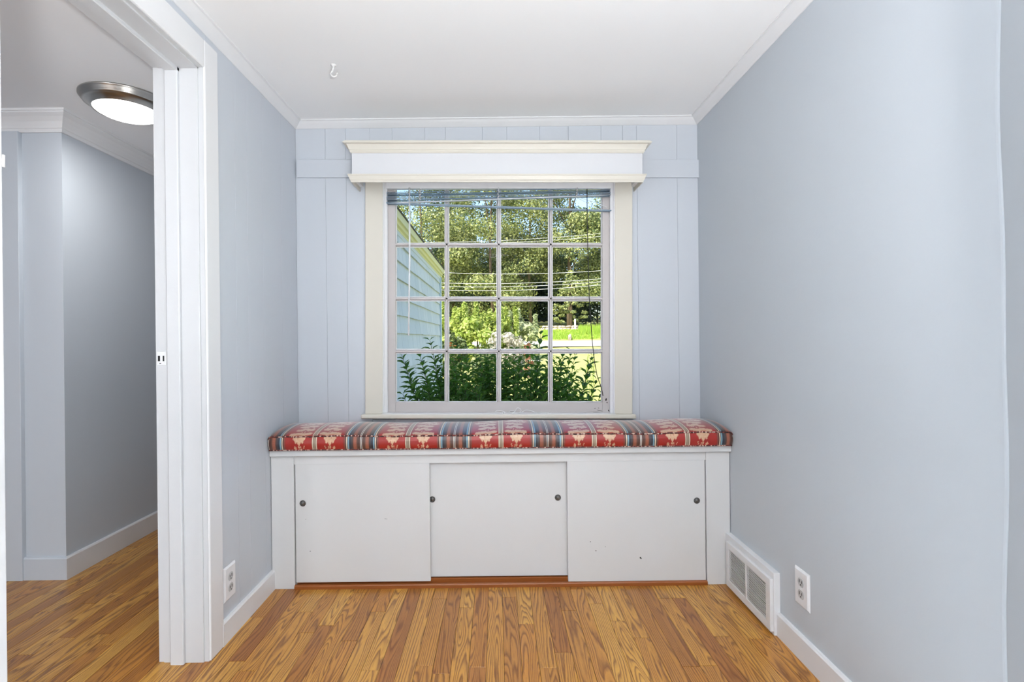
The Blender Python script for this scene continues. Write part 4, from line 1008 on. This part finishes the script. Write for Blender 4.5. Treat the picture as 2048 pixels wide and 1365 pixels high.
# stone wall, stones one by one
sw_x0, sw_x1 = (1083 - VX) * 38.2 / F, (1152 - VX) * 38.2 / F
swz = gz(0, 38.2); sw_top = CAMH - (655 - VY) * 38.2 / F
st = thing('stone_wall', ((sw_x0 + sw_x1) / 2, 38.2, swz), 'low dry stone wall of pale rocks across the road', 'wall')
stm = []
for k_ in range(6):
    rr = random.Random(90 + k_); bm = new_bm(); bmesh.ops.create_icosphere(bm, subdivisions=2, radius=0.5)
    for v in bm.verts:
        v.co *= 0.85 + 0.3 * rr.random(); v.co.x = max(-0.45, min(0.45, v.co.x)); v.co.z = max(-0.42, min(0.42, v.co.z))
    me = bpy.data.meshes.new('stone'); bm.to_mesh(me); bm.free(); me.materials.append(MATS['stone']); stm.append(me)
zz = swz - 0.05; rowh = 0.17
while zz < sw_top - 0.05:
    xx = sw_x0 + rnd.uniform(-.1, .1)
    while xx < sw_x1:
        wd = rnd.uniform(0.2, 0.42); o_ = bpy.data.objects.new('stone', rnd.choice(stm)); link(o_, st, (xx + wd / 2, 38.2 + rnd.uniform(-.05, .05), zz + rowh / 2)); o_.scale = (wd * 1.12, 0.4, rowh * 1.25); o_.rotation_euler = (0, rnd.uniform(-.15, .15), 0); xx += wd
    zz += rowh
Xp = (1150.5 - VX) * 37.6 / F; zp = gz(0, 37.6)
tag(obj('fence_post', B(Xp - 0.06, Xp + 0.06, 37.54, 37.66, zp - 0.1, CAMH - (640 - VY) * 37.6 / F, 0.02), 'post_pale'), 'pale weathered post at the end of the stone wall', 'post')
Xm, Zm = (1140 - VX) * 33.2 / F, gz(0, 33.2)
bm = new_bm(); bmesh.ops.create_icosphere(bm, subdivisions=2, radius=0.16)
for v in bm.verts: v.co = Vector((v.co.x * 0.8, v.co.y * 0.7, v.co.z * 1.5)) + Vector((Xm, 33.2, Zm + 0.16)) + v.co * 0.2 * math.sin(v.co.x * 40)
tag(obj('marker_stone', bm, 'stone'), 'single pale upright stone at the road edge', 'stone')
# long grass on the bank
rr = random.Random(8); vsx = []; fcs = []
for k_ in range(5200):
    Y = rr.uniform(33.4, 37.5); X = rr.uniform((1085 - VX) * Y / F, (1215 - VX) * Y / F); tall = 1.0 if X > (1158 - VX) * Y / F and Y > 35 else 0.30
    z = gz(X, Y); h_ = rr.uniform(0.25, 0.6) * tall; w_ = 0.012 + 0.02 * rr.random(); dx = rr.uniform(-.15, .15) * tall; b_ = len(vsx)
    vsx += [(X - w_, Y, z), (X + w_, Y, z), (X + dx, Y + rr.uniform(-.1, .1), z + h_)]; fcs.append((b_, b_ + 1, b_ + 2))
me = bpy.data.meshes.new('bank_grass'); me.from_pydata(vsx, [], fcs); me.materials.append(MATS['blade'])
tag(link(bpy.data.objects.new('bank_grass', me)), 'long bright grass on the bank beyond the road', 'grass', kind='stuff')
# thin weeds in front of the lawn at the right
wd_ = thing('wispy_weed', (nX(1195, 4.6), 4.6, GZ), 'thin wispy weed stalks right of the leafy shrub', 'plant')
rr = random.Random(12); lm = new_bm()
for k_ in range(9):
    X, Z = atY(rr.uniform(1170, 1206), rr.uniform(700, 750), 4.6); b0 = Vector((X * 0.92, 4.6, GZ)); tp_ = Vector((X, 4.6, Z)); pts = [b0.lerp(tp_, i / 6) + Vector((0.01 * math.sin(i + k_), 0.01 * math.cos(i * 1.3), 0)) for i in range(7)]
    obj('stalk', tube(new_bm(), pts, 0.0016, 4), 'blade', wd_)
    for i in range(26):
        u = rr.uniform(0.35, 1); p_ = b0.lerp(tp_, u); a = rr.uniform(0, 6.3); leaf_faces(lm, leaf_verts(p_, Vector((math.cos(a), math.sin(a), 0.8)), Vector((0, 0, 1)), 0.028, 0.007))
o_ = obj('leaves', lm, 'blade', wd_); o_['kind'] = 'stuff'
# utility wires along the road
WR = [((780, 484), (1210, 466), 9), ((780, 487), (1210, 472), 9), ((880, 545), (1210, 541), 7), ((880, 566), (1210, 557), 7), ((880, 573), (1210, 563), 7), ((880, 580), (1210, 569), 8)]
for i, (a, b, sag) in enumerate(WR):
    YWi = 30.0; pts = []
    for k_ in range(25):
        u = (520 - a[0] + 948 * k_ / 24) / (b[0] - a[0]); px = a[0] + (b[0] - a[0]) * u; py = a[1] + (b[1] - a[1]) * u + sag * (1 - (2 * u - 1) ** 2 * 0.9) * 0.8
        X, Z = atY(px, py, YWi); pts.append((X, YWi, Z))
    tag(obj('utility_wire', tube(new_bm(), pts, 0.013 if i > 1 else 0.010, 5), 'wire_grey', None, True), ['topmost utility wire strung in front of the tree crowns', 'second highest utility wire just under the topmost one', 'single utility wire between the upper pair and lower three', 'highest wire of the three close set utility wires', 'middle wire of the three close set utility wires', 'lowest of all the utility wires, above the hedge bushes'][i], 'wire', 'utility wires along the road')

for sgn, lb in ((-1, 'wooden utility pole beyond the shingled wing'), (1, 'wooden utility pole far along the road')):
    Xq = sgn * 14.08; zq = gz(Xq, 30.0)
    up = thing('utility_pole', (Xq, 30.0, zq), lb, 'pole', 'poles along the road')
    obj('pole', tube(new_bm(), [(Xq, 30.0, zq - 0.3), (Xq, 30.0, 9.2)], [0.15, 0.10], 12), 'bark', up, True)
    obj('crossarm', B(Xq - 0.06, Xq + 0.06, 29.1, 30.9, 8.55, 8.67, 0.01), 'bark', up)
